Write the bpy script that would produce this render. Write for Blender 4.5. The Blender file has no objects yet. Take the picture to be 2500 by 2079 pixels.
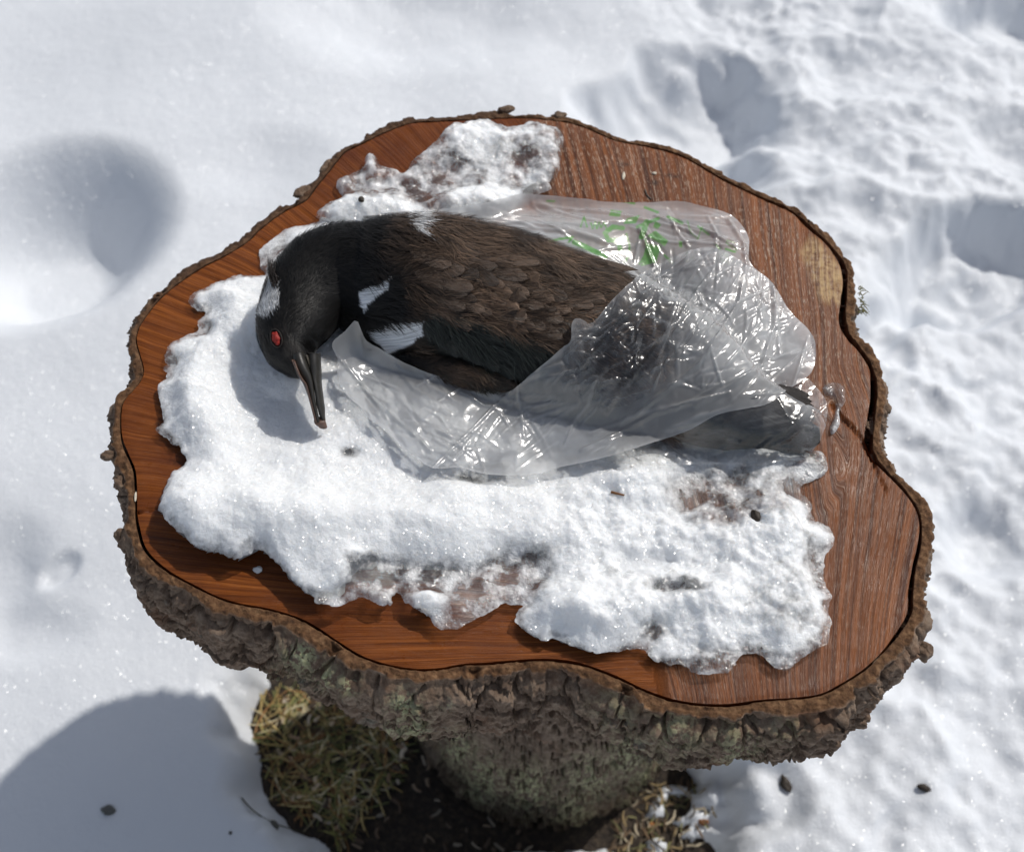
import bpy, math, random
import numpy as np
from mathutils import Vector, Matrix
from mathutils.bvhtree import BVHTree

random.seed(7)
rng = np.random.default_rng(7)
SC = bpy.context.scene
COL = SC.collection

# ------------------------------------------------------------------ camera
PITCH, DIST, HFOV, HT = math.radians(57), 1.15, 41.0, 0.74   # HT = height of the sawn top
FPX = 1250 / math.tan(math.radians(HFOV / 2))
FW = np.array([0, math.cos(PITCH), -math.sin(PITCH)])
UP = np.array([0, math.sin(PITCH), math.cos(PITCH)])
RT = np.array([1.0, 0, 0])
CAM = np.array([0, 0, HT]) - FW * DIST
cam = bpy.data.cameras.new('camera')
cam_o = bpy.data.objects.new('camera', cam)
COL.objects.link(cam_o)
cam.sensor_fit = 'HORIZONTAL'
cam.angle = math.radians(HFOV)
cam.clip_start, cam.clip_end = 0.05, 500
cam_o.matrix_world = Matrix(((1, 0, 0, CAM[0]), (0, UP[1], -FW[1], CAM[1]), (0, UP[2], -FW[2], CAM[2]), (0, 0, 0, 1)))
cam.dof.use_dof = True
cam.dof.focus_distance = 1.10
cam.dof.aperture_fstop = 6.5
SC.camera = cam_o

# ------------------------------------------------------------------ sky and sun
SUN_EL, SUN_AZ = math.radians(48.5), math.radians(49)          # azimuth measured from +y (away from camera) to the right
w = bpy.data.worlds.new('World'); SC.world = w; w.use_nodes = True
wn = w.node_tree.nodes; wl = w.node_tree.links
sky = wn.new('ShaderNodeTexSky'); sky.sky_type = 'NISHITA'; sky.sun_disc = False
sky.sun_elevation = SUN_EL; sky.sun_rotation = SUN_AZ; sky.altitude = 800
sky.dust_density = 2.0
hs = wn.new('ShaderNodeHueSaturation'); hs.inputs['Saturation'].default_value = 0.55      # thin bright cloud veil
wl.new(sky.outputs[0], hs.inputs['Color']); wl.new(hs.outputs[0], wn['Background'].inputs[0]); wn['Background'].inputs[1].default_value = 0.118
sl = bpy.data.lights.new('sun', 'SUN'); sl.energy = 3.45; sl.angle = math.radians(0.9); sl.color = (1.0, 0.955, 0.89)
so = bpy.data.objects.new('sun', sl); COL.objects.link(so)
SUND = Vector((math.sin(SUN_AZ) * math.cos(SUN_EL), math.cos(SUN_AZ) * math.cos(SUN_EL), math.sin(SUN_EL)))
so.rotation_euler = SUND.to_track_quat('Z', 'Y').to_euler(); so.location = SUND * 5
SC.view_settings.view_transform = 'Standard'; SC.view_settings.look = 'None'
SC.view_settings.exposure = -0.34; SC.view_settings.gamma = 1.0
SC.cycles.max_bounces = 6; SC.cycles.diffuse_bounces = 4; SC.cycles.glossy_bounces = 2; SC.cycles.transparent_max_bounces = 9
SC.cycles.use_adaptive_sampling = True; SC.cycles.adaptive_threshold = 0.04
SC.cycles.sample_clamp_indirect = 4.0; SC.cycles.caustics_reflective = False; SC.cycles.caustics_refractive = False

# ------------------------------------------------------------------ maths helpers
def ray(px):
    px = np.atleast_2d(np.asarray(px, float))
    return FW + np.outer((px[:, 0] - 1250) / FPX, RT) - np.outer((px[:, 1] - 1039.5) / FPX, UP)
def U(px, z):                                   # measured image direction -> point on the level z
    d = ray(px); t = (np.asarray(z) - CAM[2]) / d[:, 2]
    return CAM + d * t[:, None]
def U1(x, y, z): return U([(x, y)], z)[0]
def PX(P):
    q = np.asarray(P) - CAM; d = q @ FW
    return np.stack([1250 + FPX * (q @ RT) / d, 1039.5 - FPX * (q @ UP) / d], -1)
def hsh(ix, iy, seed):
    h = (ix.astype(np.int64) * 374761393 + iy.astype(np.int64) * 668265263 + seed * 974634777) & 0xffffffff
    h = ((h ^ (h >> 13)) * 1274126177) & 0xffffffff
    h = ((h ^ (h >> 16)) * 2246822519) & 0xffffffff
    return ((h ^ (h >> 15)) & 0xffffff) / float(0xffffff)
def vn(x, y, seed=0):
    ix, iy = np.floor(x), np.floor(y); fx, fy = x - ix, y - iy
    fx = fx * fx * fx * (fx * (fx * 6 - 15) + 10); fy = fy * fy * fy * (fy * (fy * 6 - 15) + 10)
    a, b, c, d = hsh(ix, iy, seed), hsh(ix + 1, iy, seed), hsh(ix, iy + 1, seed), hsh(ix + 1, iy + 1, seed)
    return (a + (b - a) * fx) * (1 - fy) + (c + (d - c) * fx) * fy
def fbm(x, y, scale, octv=4, seed=0, gain=.5):      # about -0.5..0.5
    x, y = x / scale, y / scale; r = 0; a = 1; t = 0
    for k in range(octv):
        r = r + a * (vn(x, y, seed + k * 17) - .5); t += a; a *= gain
        x, y = x * 1.92 + 7.3 + .31 * y, y * 1.92 - 3.1 - .31 * x / 1.92
    return r / t * 1.6
def worley(x, y, seed=0):
    ix, iy = np.floor(x), np.floor(y)
    f1 = np.full(x.shape, 9.); f2 = np.full(x.shape, 9.); cid = np.zeros(x.shape)
    for dx in (-1, 0, 1):
        for dy in (-1, 0, 1):
            cx, cy = ix + dx, iy + dy
            d = np.hypot(cx + hsh(cx, cy, seed) - x, cy + hsh(cx, cy, seed + 5) - y)
            cl = d < f1
            f2 = np.where(cl, f1, np.minimum(f2, d)); cid = np.where(cl, hsh(cx, cy, seed + 9), cid); f1 = np.where(cl, d, f1)
    return f1, f2, cid
def ss(a, b, x):
    t = np.clip((x - a) / (b - a), 0, 1); return t * t * (3 - 2 * t)
def seg_dist(X, Y, poly, closed=True, margin=None):
    poly = np.asarray(poly, float); n = len(poly)
    if margin is not None:
        lo, hi = poly.min(0) - margin, poly.max(0) + margin
        m = (X > lo[0]) & (X < hi[0]) & (Y > lo[1]) & (Y < hi[1])
        out = np.full(X.shape, -margin if closed else margin, float)
        if m.any():
            d = seg_dist(X[m], Y[m], poly, closed); out[m] = np.maximum(d, -margin) if closed else np.minimum(d, margin)
        return out
    best = np.full(X.shape, 1e9); inside = np.zeros(X.shape, bool)
    for i in range(n if closed else n - 1):
        ax, ay = poly[i]; bx, by = poly[(i + 1) % n]
        ex, ey = bx - ax, by - ay; L = ex * ex + ey * ey + 1e-18
        t = np.clip(((X - ax) * ex + (Y - ay) * ey) / L, 0, 1)
        best = np.minimum(best, (X - ax - t * ex) ** 2 + (Y - ay - t * ey) ** 2)
        if closed and ay != by:
            inside ^= ((ay > Y) != (by > Y)) & (X < (bx - ax) * (Y - ay) / (by - ay) + ax)
    d = np.sqrt(best)
    return np.where(inside, d, -d) if closed else d
def catmull(P, per):
    P = np.asarray(P, float); out = []
    n = len(P)
    for i in range(n - 1):
        p0, p1, p2, p3 = P[max(i - 1, 0)], P[i], P[i + 1], P[min(i + 2, n - 1)]
        t = np.linspace(0, 1, per, endpoint=False)[:, None]
        out.append(.5 * (2 * p1 + (p2 - p0) * t + (2 * p0 - 5 * p1 + 4 * p2 - p3) * t * t + (3 * p1 - p0 - 3 * p2 + p3) * t ** 3))
    out.append(P[-1:]); return np.vstack(out)
def resample_closed(P, n, smooth=0):
    P = np.asarray(P, float); Q = np.vstack([P, P[:1]])
    Q = np.vstack([P[-2:], P, P[:3]])
    Q = catmull(Q, 8); per = 8
    Q = Q[2 * per: (2 + len(P)) * per + 1]
    s = np.concatenate([[0], np.cumsum(np.linalg.norm(np.diff(Q, axis=0), axis=1))])
    t = np.linspace(0, s[-1], n, endpoint=False)
    return np.stack([np.interp(t, s, Q[:, k]) for k in range(Q.shape[1])], 1), s[-1]

# ------------------------------------------------------------------ mesh helpers
def mesh(name, V, F, mat=None, parent=None, smooth=True, attrs=None, vattrs=None):
    """V (n,3); F (m,3) or (m,4) or list of arrays"""
    V = np.asarray(V, np.float32)
    Fs = F if isinstance(F, list) else [F]
    me = bpy.data.meshes.new(name)
    me.vertices.add(len(V)); me.vertices.foreach_set('co', V.ravel())
    loops = np.concatenate([np.asarray(f, np.int32).ravel() for f in Fs])
    sizes = np.concatenate([np.full(len(f), np.asarray(f).shape[1], np.int32) for f in Fs])
    starts = np.concatenate([[0], np.cumsum(sizes)[:-1]]).astype(np.int32)
    me.loops.add(len(loops)); me.loops.foreach_set('vertex_index', loops)
    me.polygons.add(len(sizes)); me.polygons.foreach_set('loop_start', starts)
    me.update(calc_edges=True)
    me.polygons.foreach_set('use_smooth', np.full(len(sizes), smooth, bool))
    for k, a in (attrs or {}).items():
        me.attributes.new(k, 'FLOAT', 'POINT').data.foreach_set('value', np.asarray(a, np.float32).ravel())
    for k, a in (vattrs or {}).items():
        me.attributes.new(k, 'FLOAT_VECTOR', 'POINT').data.foreach_set('vector', np.asarray(a, np.float32).ravel())
    me.validate()
    if mat: me.materials.append(mat)
    return link(name, me, parent)
def link(name, me, parent=None):
    o = bpy.data.objects.new(name, me); COL.objects.link(o)
    if parent: o.parent = parent
    return o
def tag(o, label=None, cat=None, group=None, kind=None):
    if label: o['label'] = label
    if cat: o['category'] = cat
    if group: o['group'] = group
    if kind: o['kind'] = kind
    return o
def empty(name, label, cat): return tag(link(name, None), label, cat)
def grid_quads(ny, nx, wrap=False):
    i = np.arange(ny * nx).reshape(ny, nx)
    if wrap: i = np.hstack([i, i[:, :1]])
    return np.stack([i[:-1, :-1], i[:-1, 1:], i[1:, 1:], i[1:, :-1]], -1).reshape(-1, 4)
def grid_tris(ny, nx):
    q = grid_quads(ny, nx); return np.vstack([q[:, [0, 1, 2]], q[:, [0, 2, 3]]])
def clip(A, T, sd):
    """A (n,k) vertex data, T triangles; keeps sd>0, cutting the border triangles; returns data, tris"""
    ins = sd[T] > 0; n = ins.sum(1); tris = [T[n == 3]]; N = len(A)
    e_in, e_out, parts = [], [], []
    t1 = T[n == 1]; r = ins[n == 1].argmax(1)[:, None]
    t1 = np.take_along_axis(t1, (r + np.arange(3)) % 3, 1)
    t2 = T[n == 2]; r = (~ins[n == 2]).argmax(1)[:, None]
    t2 = np.take_along_axis(t2, (r + np.arange(3)) % 3, 1)
    E = np.vstack([t1[:, [0, 1]], t1[:, [0, 2]], t2[:, [1, 0]], t2[:, [2, 0]]])     # inside, outside
    key, first, inv = np.unique(E[:, 0].astype(np.int64) * N + E[:, 1], return_index=True, return_inverse=True)
    Eu = E[first]; f = sd[Eu[:, 0]] / (sd[Eu[:, 0]] - sd[Eu[:, 1]])
    A2 = np.vstack([A, A[Eu[:, 0]] * (1 - f[:, None]) + A[Eu[:, 1]] * f[:, None]])
    inv = inv.ravel() + N; a, b = len(t1), len(t2)
    tris.append(np.stack([t1[:, 0], inv[:a], inv[a:2 * a]], 1))
    p, q = inv[2 * a:2 * a + b], inv[2 * a + b:]
    tris.append(np.stack([p, t2[:, 1], t2[:, 2]], 1)); tris.append(np.stack([p, t2[:, 2], q], 1))
    T2 = np.vstack(tris); used = np.unique(T2); mp = np.full(len(A2), -1); mp[used] = np.arange(len(used))
    return A2[used], mp[T2]
def blur(a, n, it=3):
    for _ in range(it):
        for ax in (0, 1):
            p = np.pad(a, [(n, n) if k == ax else (0, 0) for k in (0, 1)], mode='edge')
            c = np.cumsum(p, axis=ax); z = np.zeros_like(np.take(c, [0], ax)); c = np.concatenate([z, c], ax)
            L = a.shape[ax]; w_ = 2 * n + 1
            a = (np.take(c, np.arange(w_, w_ + L), ax) - np.take(c, np.arange(0, L), ax)) / w_
    return a
def tube(P, R, k=5, cap=True):
    P = np.asarray(P, float); n = len(P); R = np.broadcast_to(R, (n,))
    T = np.gradient(P, axis=0); T /= np.linalg.norm(T, axis=1)[:, None] + 1e-12
    a = np.cross(T, [0.1, 0.2, 1.0]); a /= np.linalg.norm(a, axis=1)[:, None] + 1e-12; b = np.cross(T, a)
    th = np.arange(k) * 2 * math.pi / k
    V = P[:, None] + R[:, None, None] * (np.cos(th)[None, :, None] * a[:, None] + np.sin(th)[None, :, None] * b[:, None])
    V = V.reshape(-1, 3); F = grid_quads(n, k, True)
    return V, F

# ------------------------------------------------------------------ material helpers
class NT:
    def __init__(s, name):
        s.m = bpy.data.materials.new(name); s.m.use_nodes = True; s.t = s.m.node_tree; s.t.nodes.clear()
        s.out = s.n('OutputMaterial')
    def n(s, typ, ins=None, **kw):
        nd = s.t.nodes.new('ShaderNode' + typ)
        for k, v in kw.items(): setattr(nd, k, v)
        for k, v in (ins or {}).items(): s.set(nd.inputs[k], v)
        return nd
    def set(s, sock, v):
        if isinstance(v, bpy.types.NodeSocket): s.t.links.new(v, sock)
        elif isinstance(v, bpy.types.Node): s.t.links.new(v.outputs[0], sock)
        else:
            if hasattr(sock.default_value, '__len__') and not hasattr(v, '__len__'): v = [v] * len(sock.default_value)
            if hasattr(v, '__len__') and len(v) == 3 and len(sock.default_value) == 4: v = (*v, 1)
            sock.default_value = v
    def attr(s, name, out='Fac'): return s.n('Attribute', attribute_name=name).outputs[out]
    def obj(s): return s.n('TexCoord').outputs['Object']
    def noise(s, vec, scale, detail=4, rough=.55, dist=0, out='Fac'):
        return s.n('TexNoise', {'Vector': vec, 'Scale': scale, 'Detail': detail, 'Roughness': rough, 'Distortion': dist}).outputs[out]
    def vmul(s, vec, v): return s.n('VectorMath', {0: vec, 1: v}, operation='MULTIPLY').outputs[0]
    def math(s, op, a, b=0.0, c=0.0, clamp=False): return s.n('Math', {0: a, 1: b, 2: c}, operation=op, use_clamp=clamp).outputs[0]
    def ramp(s, fac, stops, interp='LINEAR'):
        r = s.n('ValToRGB', {0: fac}); e = r.color_ramp.elements; r.color_ramp.interpolation = interp
        while len(e) < len(stops): e.new(.5)
        for q, (p, c) in zip(e, stops):
            q.position = p; q.color = (*c, 1) if hasattr(c, '__len__') else (c, c, c, 1)
        return r.outputs[0]
    def mixc(s, f, a, b, mode='MIX'):
        m = s.n('Mix', data_type='RGBA', blend_type=mode)
        s.set(m.inputs[0], f); s.set(m.inputs[6], a); s.set(m.inputs[7], b); return m.outputs[2]
    def maprange(s, v, a, b, c=0., d=1.): return s.n('MapRange', {0: v, 1: a, 2: b, 3: c, 4: d}).outputs[0]
    def bump(s, h, strength=.5, dist=.001, normal=None):
        b = s.n('Bump', {'Height': h, 'Strength': strength, 'Distance': dist})
        if normal is not None: s.set(b.inputs['Normal'], normal)
        return b.outputs[0]
    def princ(s, **k): return s.n('BsdfPrincipled', {a.replace('_', ' '): b for a, b in k.items()}).outputs[0]
    def mix(s, f, a, b): return s.n('MixShader', {0: f, 1: a, 2: b}).outputs[0]
    def done(s, sh): s.t.links.new(sh, s.out.inputs[0]); return s.m

def sparkle_normal(t, vec, scale, amount):
    c = t.n('TexVoronoi', {'Vector': vec, 'Scale': scale}).outputs['Color']
    c = t.n('VectorMath', {0: c, 1: (.5, .5, .5)}, operation='SUBTRACT').outputs[0]
    c = t.vmul(c, (amount, amount, amount))
    g = t.n('NewGeometry').outputs['Normal']
    return t.n('VectorMath', {0: t.n('VectorMath', {0: g, 1: c}, operation='ADD').outputs[0]}, operation='NORMALIZE').outputs[0]

def snow_mat(name, sss=.012, grain=900, icy=False, bump=.35, tint=(.90, .925, .95)):
    t = NT(name); v = t.obj()
    h = t.math('ADD', t.noise(v, grain * .35, 3), t.math('MULTIPLY', t.noise(v, grain * .08, 4), 2.0))
    nb = t.bump(h, bump, .0012)
    dirt = t.maprange(t.noise(v, 28, 6, .7), .62, .85)
    col = t.mixc(t.math('MULTIPLY', dirt, .10 if icy else .06), tint, (.55, .52, .47))
    sn = t.princ(Base_Color=col, Roughness=.55, Subsurface_Weight=.6 if sss else 0.0, Subsurface_Radius=(1, .95, .9), Subsurface_Scale=sss or .001,
                 Specular_IOR_Level=.25, Normal=nb, IOR=1.31)
    gl = t.n('BsdfGlossy', {'Color': (1, 1, 1), 'Roughness': .22, 'Normal': sparkle_normal(t, v, grain, 1.5)}).outputs[0]
    sh = t.mix(.030 if not icy else .055, sn, gl)
    if icy:
        n1 = t.noise(v, 75, 5, .65)
        f = t.math('ADD', t.attr('ice'), t.math('MULTIPLY', t.math('SUBTRACT', n1, .5), 1.0))
        f = t.maprange(f, .30, .72)
        ib = t.bump(t.math('ADD', t.noise(v, 200, 4, .6), t.math('MULTIPLY', t.noise(v, 700, 2), .5)), .8, .0020)
        wet = t.princ(Base_Color=(.92, .935, .945), Roughness=.12, Specular_IOR_Level=.8, Normal=ib, IOR=1.31)
        tr = t.n('BsdfTransparent', {'Color': (.80, .80, .78)}).outputs[0]
        op = t.maprange(t.noise(v, 52, 5, .62), .43, .64, .07, .80)
        ice = t.mix(op, tr, wet)
        gi = t.n('BsdfGlossy', {'Color': (1, 1, 1), 'Roughness': .1, 'Normal': ib}).outputs[0]
        ice = t.mix(.07, ice, gi)
        sh = t.mix(f, sh, ice)
    return t.done(sh)

M_SNOW = snow_mat('snow_ground', sss=0, grain=900, bump=.5, tint=(.755, .785, .825))
M_TOPSNOW = snow_mat('snow_on_wood', sss=.013, grain=1100, icy=True, bump=.75)

def wood_mat():
    t = NT('sawn_wood'); v = t.obj()
    saw = t.attr('saw', 'Vector')
    l1 = t.noise(t.vmul(saw, (420, 9, 1)), 1, 3, .6)
    l2 = t.noise(t.vmul(saw, (150, 3, 1)), 1, 3, .55)
    l3 = t.noise(t.vmul(saw, (1100, 40, 1)), 1, 2, .5)
    blot = t.noise(v, 11, 5, .6); fine = t.noise(v, 160, 4, .65)
    c = t.ramp(t.math('ADD', t.math('MULTIPLY', l1, .5), t.math('MULTIPLY', l2, .5)),
               [(.30, (.055, .014, .004)), (.48, (.165, .045, .008)), (.60, (.27, .080, .014)), (.75, (.40, .145, .034))])
    c = t.mixc(t.maprange(blot, .42, .70, 0, .75), c, (.10, .027, .010))
    c = t.mixc(t.maprange(t.attr('right'), 0, 1, 0, .6), c, t.mixc(t.maprange(l2, .35, .65), (.050, .015, .005), (.27, .092, .028)))
    c = t.mixc(t.math('MULTIPLY', t.attr('pale'), t.maprange(t.math('ADD', l2, fine), .8, 1.15)), c, (.50, .33, .15))
    c = t.mixc(t.math('MULTIPLY', t.attr('stain'), t.maprange(fine, .35, .6)), c, (.035, .013, .007))
    h = t.math('ADD', t.math('MULTIPLY', l1, 1.0), t.math('ADD', t.math('MULTIPLY', l3, .45), t.math('MULTIPLY', fine, .25)))
    nb = t.bump(h, .75, .0011)
    rough = t.maprange(t.noise(v, 60, 4, .6), .3, .7, .26, .55)
    p = t.princ(Base_Color=c, Roughness=rough, Specular_IOR_Level=t.maprange(t.attr('right'), 0, 1, .20, .28), Normal=nb)
    fn = t.noise(t.vmul(saw, (900, 120, 1)), 1, 3, .65); pt = t.noise(v, 34, 4, .6)
    amt = t.math('MULTIPLY', t.math('ADD', t.attr('glint'), .05), t.maprange(pt, .35, .62, .5, 1.))
    glint_streaks = t.math('MULTIPLY', t.maprange(t.math('ADD', fn, t.math('MULTIPLY', t.math('SUBTRACT', l1, .5), .5)), .555, .65), amt)
    sp = t.princ(Base_Color=(.52, .38, .27), Roughness=.2, Specular_IOR_Level=1., Normal=t.bump(t.math('ADD', t.noise(v, 700, 3, .6), l3), 1., .0015))  # pale glossy streaks paint the glints along the saw lines
    return t.done(t.mix(t.math('MULTIPLY', glint_streaks, .9), p, sp))
M_WOOD = wood_mat()

def bark_mat():
    t = NT('bark'); v = t.obj()
    n1 = t.noise(v, 45, 6, .65); n2 = t.noise(v, 220, 5, .65)
    outer = t.ramp(t.math('ADD', t.math('MULTIPLY', n1, .6), t.math('MULTIPLY', n2, .4)),
                   [(.30, (.060, .040, .027)), (.46, (.165, .112, .078)), (.58, (.27, .20, .145)), (.72, (.40, .33, .27))])
    outer = t.mixc(t.maprange(t.noise(v, 18, 4), .56, .72, 0, .6), outer, (.20, .085, .04))
    outer = t.mixc(t.maprange(t.noise(v, 33, 5, .7), .60, .74, 0, .7), outer, (.24, .24, .20))
    inner = t.ramp(t.math('ADD', t.math('MULTIPLY', t.noise(t.vmul(v, (1, 1, .2)), 150, 5, .7), .7), t.math('MULTIPLY', n2, .3)),
                   [(.34, (.045, .021, .010)), (.5, (.135, .066, .029)), (.68, (.28, .16, .080))])
    inner = t.mixc(t.math('MULTIPLY', t.attr('wet'), .8), inner, (.060, .034, .022))
    lich = t.math('MULTIPLY', t.attr('lichen'), t.maprange(t.math('ADD', t.noise(v, 95, 6, .75), t.math('MULTIPLY', n2, .4)), .67, .74))
    c = t.mixc(t.attr('inner'), outer, inner)
    c = t.mixc(t.math('MULTIPLY', t.attr('trunk_shade'), .85), c, t.mixc(n1, (.03, .022, .015), (.16, .12, .085)))  # shade under the slab painted into the lower trunk's colour
    c = t.mixc(lich, c, t.mixc(t.noise(v, 300, 3), (.22, .24, .09), (.60, .60, .40)))
    nb = t.bump(t.math('ADD', t.noise(v, 420, 5, .7), t.math('MULTIPLY', n2, 1.2)), .8, .0016)
    return t.done(t.princ(Base_Color=c, Roughness=.8, Specular_IOR_Level=.3, Normal=nb))
M_BARK = bark_mat()

def film_mat():
    t = NT('plastic_film'); v = t.obj()
    milk = t.attr('milk'); cr = t.attr('crease')
    white = t.mix(.55, t.n('BsdfDiffuse', {'Color': (.97, .975, .98)}).outputs[0], t.n('BsdfTranslucent', {'Color': (.97, .975, .98)}).outputs[0])
    f = t.math('ADD', milk, t.math('MULTIPLY', t.math('SUBTRACT', t.noise(v, 24, 2, .6), .5), .25), clamp=True)
    base = t.mix(f, t.n('BsdfTransparent', {'Color': (.97, .975, .975)}).outputs[0], white)
    ink = t.mix(.5, t.n('BsdfDiffuse', {'Color': (.28, .70, .20)}).outputs[0], t.n('BsdfTranslucent', {'Color': (.30, .76, .22)}).outputs[0])
    ink = t.mix(.25, ink, t.n('BsdfTransparent', {'Color': (.6, .95, .55)}).outputs[0])
    base = t.mix(t.math('MULTIPLY', t.attr('print'), t.maprange(t.noise(v, 150, 3), .3, .5, .65, 1.)), base, ink)
    # crumpled facets: every cell of a warped cell pattern tilts its own way
    wv = t.n('VectorMath', {0: v, 1: t.vmul(t.noise(v, 30, 2, .55, out='Color'), (.009, .009, .009))}, operation='ADD').outputs[0]
    def turn(ang, sc): return t.vmul(t.n('VectorRotate', {'Vector': wv, 'Angle': math.radians(ang)}, rotation_type='Z_AXIS').outputs[0], sc)
    wa = turn(-38, (.55, 1.5, .4))
    def cells(sc):
        c = t.n('TexVoronoi', {'Vector': wa, 'Scale': sc}).outputs['Color']
        return t.n('VectorMath', {0: c, 1: (.5, .5, .5)}, operation='SUBTRACT').outputs[0]
    tl = t.n('VectorMath', {0: t.vmul(cells(32), (.42, .42, .15)), 1: t.vmul(cells(60), (.30, .30, .1))}, operation='ADD').outputs[0]
    tl = t.n('VectorMath', {0: tl, 'Scale': cr}, operation='SCALE').outputs[0]
    g = t.n('NewGeometry').outputs['Normal']
    nn = t.n('VectorMath', {0: t.n('VectorMath', {0: g, 1: tl}, operation='ADD').outputs[0]}, operation='NORMALIZE').outputs[0]
    nb = t.bump(t.noise(v, 110, 2, .6, .8), .14, .0024, nn)
    fr = t.n('Fresnel', {'IOR': 1.5, 'Normal': nb}).outputs[0]
    gl = t.n('BsdfGlossy', {'Color': (1, 1, 1), 'Roughness': .21, 'Normal': nb}).outputs[0]
    return t.done(t.mix(t.math('MULTIPLY', fr, 1.8, clamp=True), base, gl))
M_FILM = film_mat()

def plumage_mat(name, rough=.5, spec=.35, freq=48.):
    """colour comes from a vertex colour of the feather itself (its own pigment)"""
    t = NT(name); v = t.obj()
    c = t.attr('pig', 'Vector')
    uv = t.attr('fuv', 'Vector'); sep = t.n('SeparateXYZ', {0: uv})
    u_, v_ = sep.outputs[0], sep.outputs[1]
    ph = t.math('SUBTRACT', u_, t.math('MULTIPLY', t.math('ABSOLUTE', v_), .35))
    cmb = t.n('CombineXYZ', {0: t.math('MULTIPLY', ph, freq), 1: t.math('MULTIPLY', v_, 1.2), 2: t.math('MULTIPLY', sep.outputs[2], 91.)})
    barb = t.noise(cmb, 1, 2, .5)
    rnd = t.n('ObjectInfo').outputs['Random']
    k = t.math('MULTIPLY', t.maprange(barb, .25, .75, .45, 1.6), t.maprange(rnd, 0, 1, .75, 1.3))
    c = t.mixc(1., c, t.n('CombineXYZ', {0: k, 1: k, 2: k}).outputs[0], 'MULTIPLY')
    nb = t.bump(barb, .7, .0008)
    return t.done(t.princ(Base_Color=c, Roughness=rough, Specular_IOR_Level=spec, Normal=nb, Sheen_Weight=.05, Sheen_Roughness=.4))
M_FEATHER = plumage_mat('feathers')
M_GLOSSF = plumage_mat('flight_feathers', .42, .45, 120.)

def plain(name, col, rough=.6, spec=.4, var=.35, scale=300, bump=.4):
    t = NT(name); v = t.obj()
    n = t.noise(v, scale, 4, .6)
    c = t.mixc(n, tuple(x * (1 - var) for x in col), tuple(min(1, x * (1 + var)) for x in col))
    return t.done(t.princ(Base_Color=c, Roughness=rough, Specular_IOR_Level=spec, Normal=t.bump(n, bump, .0006)))

# ------------------------------------------------------------------ the ground: soil and snow
HOLE = U([(652, 1715), (648, 1800), (672, 1900), (735, 1968), (800, 2015), (860, 2070), (940, 2120), (1040, 2100), (1120, 2050), (1200, 2036), (1350, 2046), (1480, 2030), (1560, 2070), (1640, 2085), (1700, 2060), (1715, 2010), (1690, 1935), (1640, 1880), (1640, 1760), (1560, 1600), (1000, 1500), (700, 1600)], .02)[:, :2]
TR_C = np.array([*(U1(1335, 2028, 0.0)[:2])]); TR_R = .5 * (U1(1612, 1900, .0)[0] - U1(1062, 1900, .0)[0])
TR_R *= 1.2; TR_C[1] += TR_R
def axis(lo, hi, step, far):
    a = np.arange(lo, hi, step); out = [a]
    g = []; x = hi; s = step
    while x < far: g.append(x); s *= 1.13; x += s
    l = []; x = lo - step; s = step
    while x > -far: l.append(x); s *= 1.13; x -= s
    return np.concatenate([l[::-1], a, g])
gx, gy = axis(-.85, .85, .0055, 90.), axis(-.42, 1.45, .0055, 90.)
X, Y = np.meshgrid(gx, gy)
near = np.exp(-((X / 1.6) ** 2 + ((Y - .4) / 1.8) ** 2) ** 2)
rough_m = ss(.12, .42, X + .25 * fbm(X, Y, .3, 3, 5))
Z = .085 + fbm(X, Y, .42, 2, 3) * .045 + fbm(X, Y, 3.5, 3, 8) * .35 * (1 - near)
lump = np.abs(fbm(X, Y, .19, 4, 21, .45)); f1, f2, _ = worley(X / .070 + fbm(X, Y, .05, 3, 31) * 1.2, Y / .070 + fbm(X, Y, .05, 3, 32) * 1.2, 4)
Z += rough_m * near * ((.22 - lump) * .075 + (1 - np.clip(f1, 0, 1)) ** 2 * .014 * ss(-.12, .25, fbm(X, Y, .22, 2, 44)) + fbm(X, Y, .045, 4, 51) * .013 + fbm(X, Y, .014, 3, 52) * .005)
Z += (1 - rough_m) * near * (fbm(X, Y, .05, 3, 61) * .0016)
def pit(px, rx, ry, depth, sharp=2., skew=0., warp=.2, seed=0):
    global Z
    c = U1(px[0], px[1], .07)
    dx, dy = (X - c[0]), (Y - c[1])
    a = math.radians(skew); dx, dy = dx * math.cos(a) + dy * math.sin(a), -dx * math.sin(a) + dy * math.cos(a)
    r = np.hypot(dx / rx, dy / ry) + warp * fbm(X, Y, .12, 3, 70 + seed)
    Z = Z - depth * (1 - ss(1 - 1 / sharp, 1 + .5 / sharp, r))
pit((105, 590), .175, .16, .155, 1.45, 20, .03, 1)
pit((1650, 300), .16, .13, .10, 1.8, 30, .5, 2)
pit((1800, 430), .07, .10, .06, 1.8, 0, .6, 9)
pit((2390, 650), .16, .085, .095, 2.2, 20, .35, 3)
pit((2170, 800), .10, .035, .035, 1.6, 40, .3, 4)
pit((2450, 40), .11, .09, .08, 2., 0, .25, 5)
pit((150, 1400), .030, .020, .012, 2., 40, .1, 6)
pit((10, 1400), .06, .07, .018, 1.2, 0, .3, 7)
pit((70, 1545), .08, .04, .010, 1.2, 0, .3, 8)
pit((1050, 60), .22, .12, .03, 1.3, 0, .2, 10)
pit((640, 430), .10, .07, .012, 1.2, 0, .2, 13)
pit((1850, 1950), .055, .05, .028, 2.2, -25, .25, 11)
pit((2400, 1330), .07, .06, .04, 1.8, 20, .4, 12)
for k in range(16):
    pit((random.uniform(1500, 2500), random.uniform(0, 2079)), random.uniform(.015, .045), random.uniform(.012, .04), random.uniform(.008, .025), 1.7, random.uniform(0, 90), .5, 100 + k)
sdh = seg_dist(X, Y, HOLE, True, .2) + fbm(X, Y, .05, 4, 91) * .028
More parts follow.
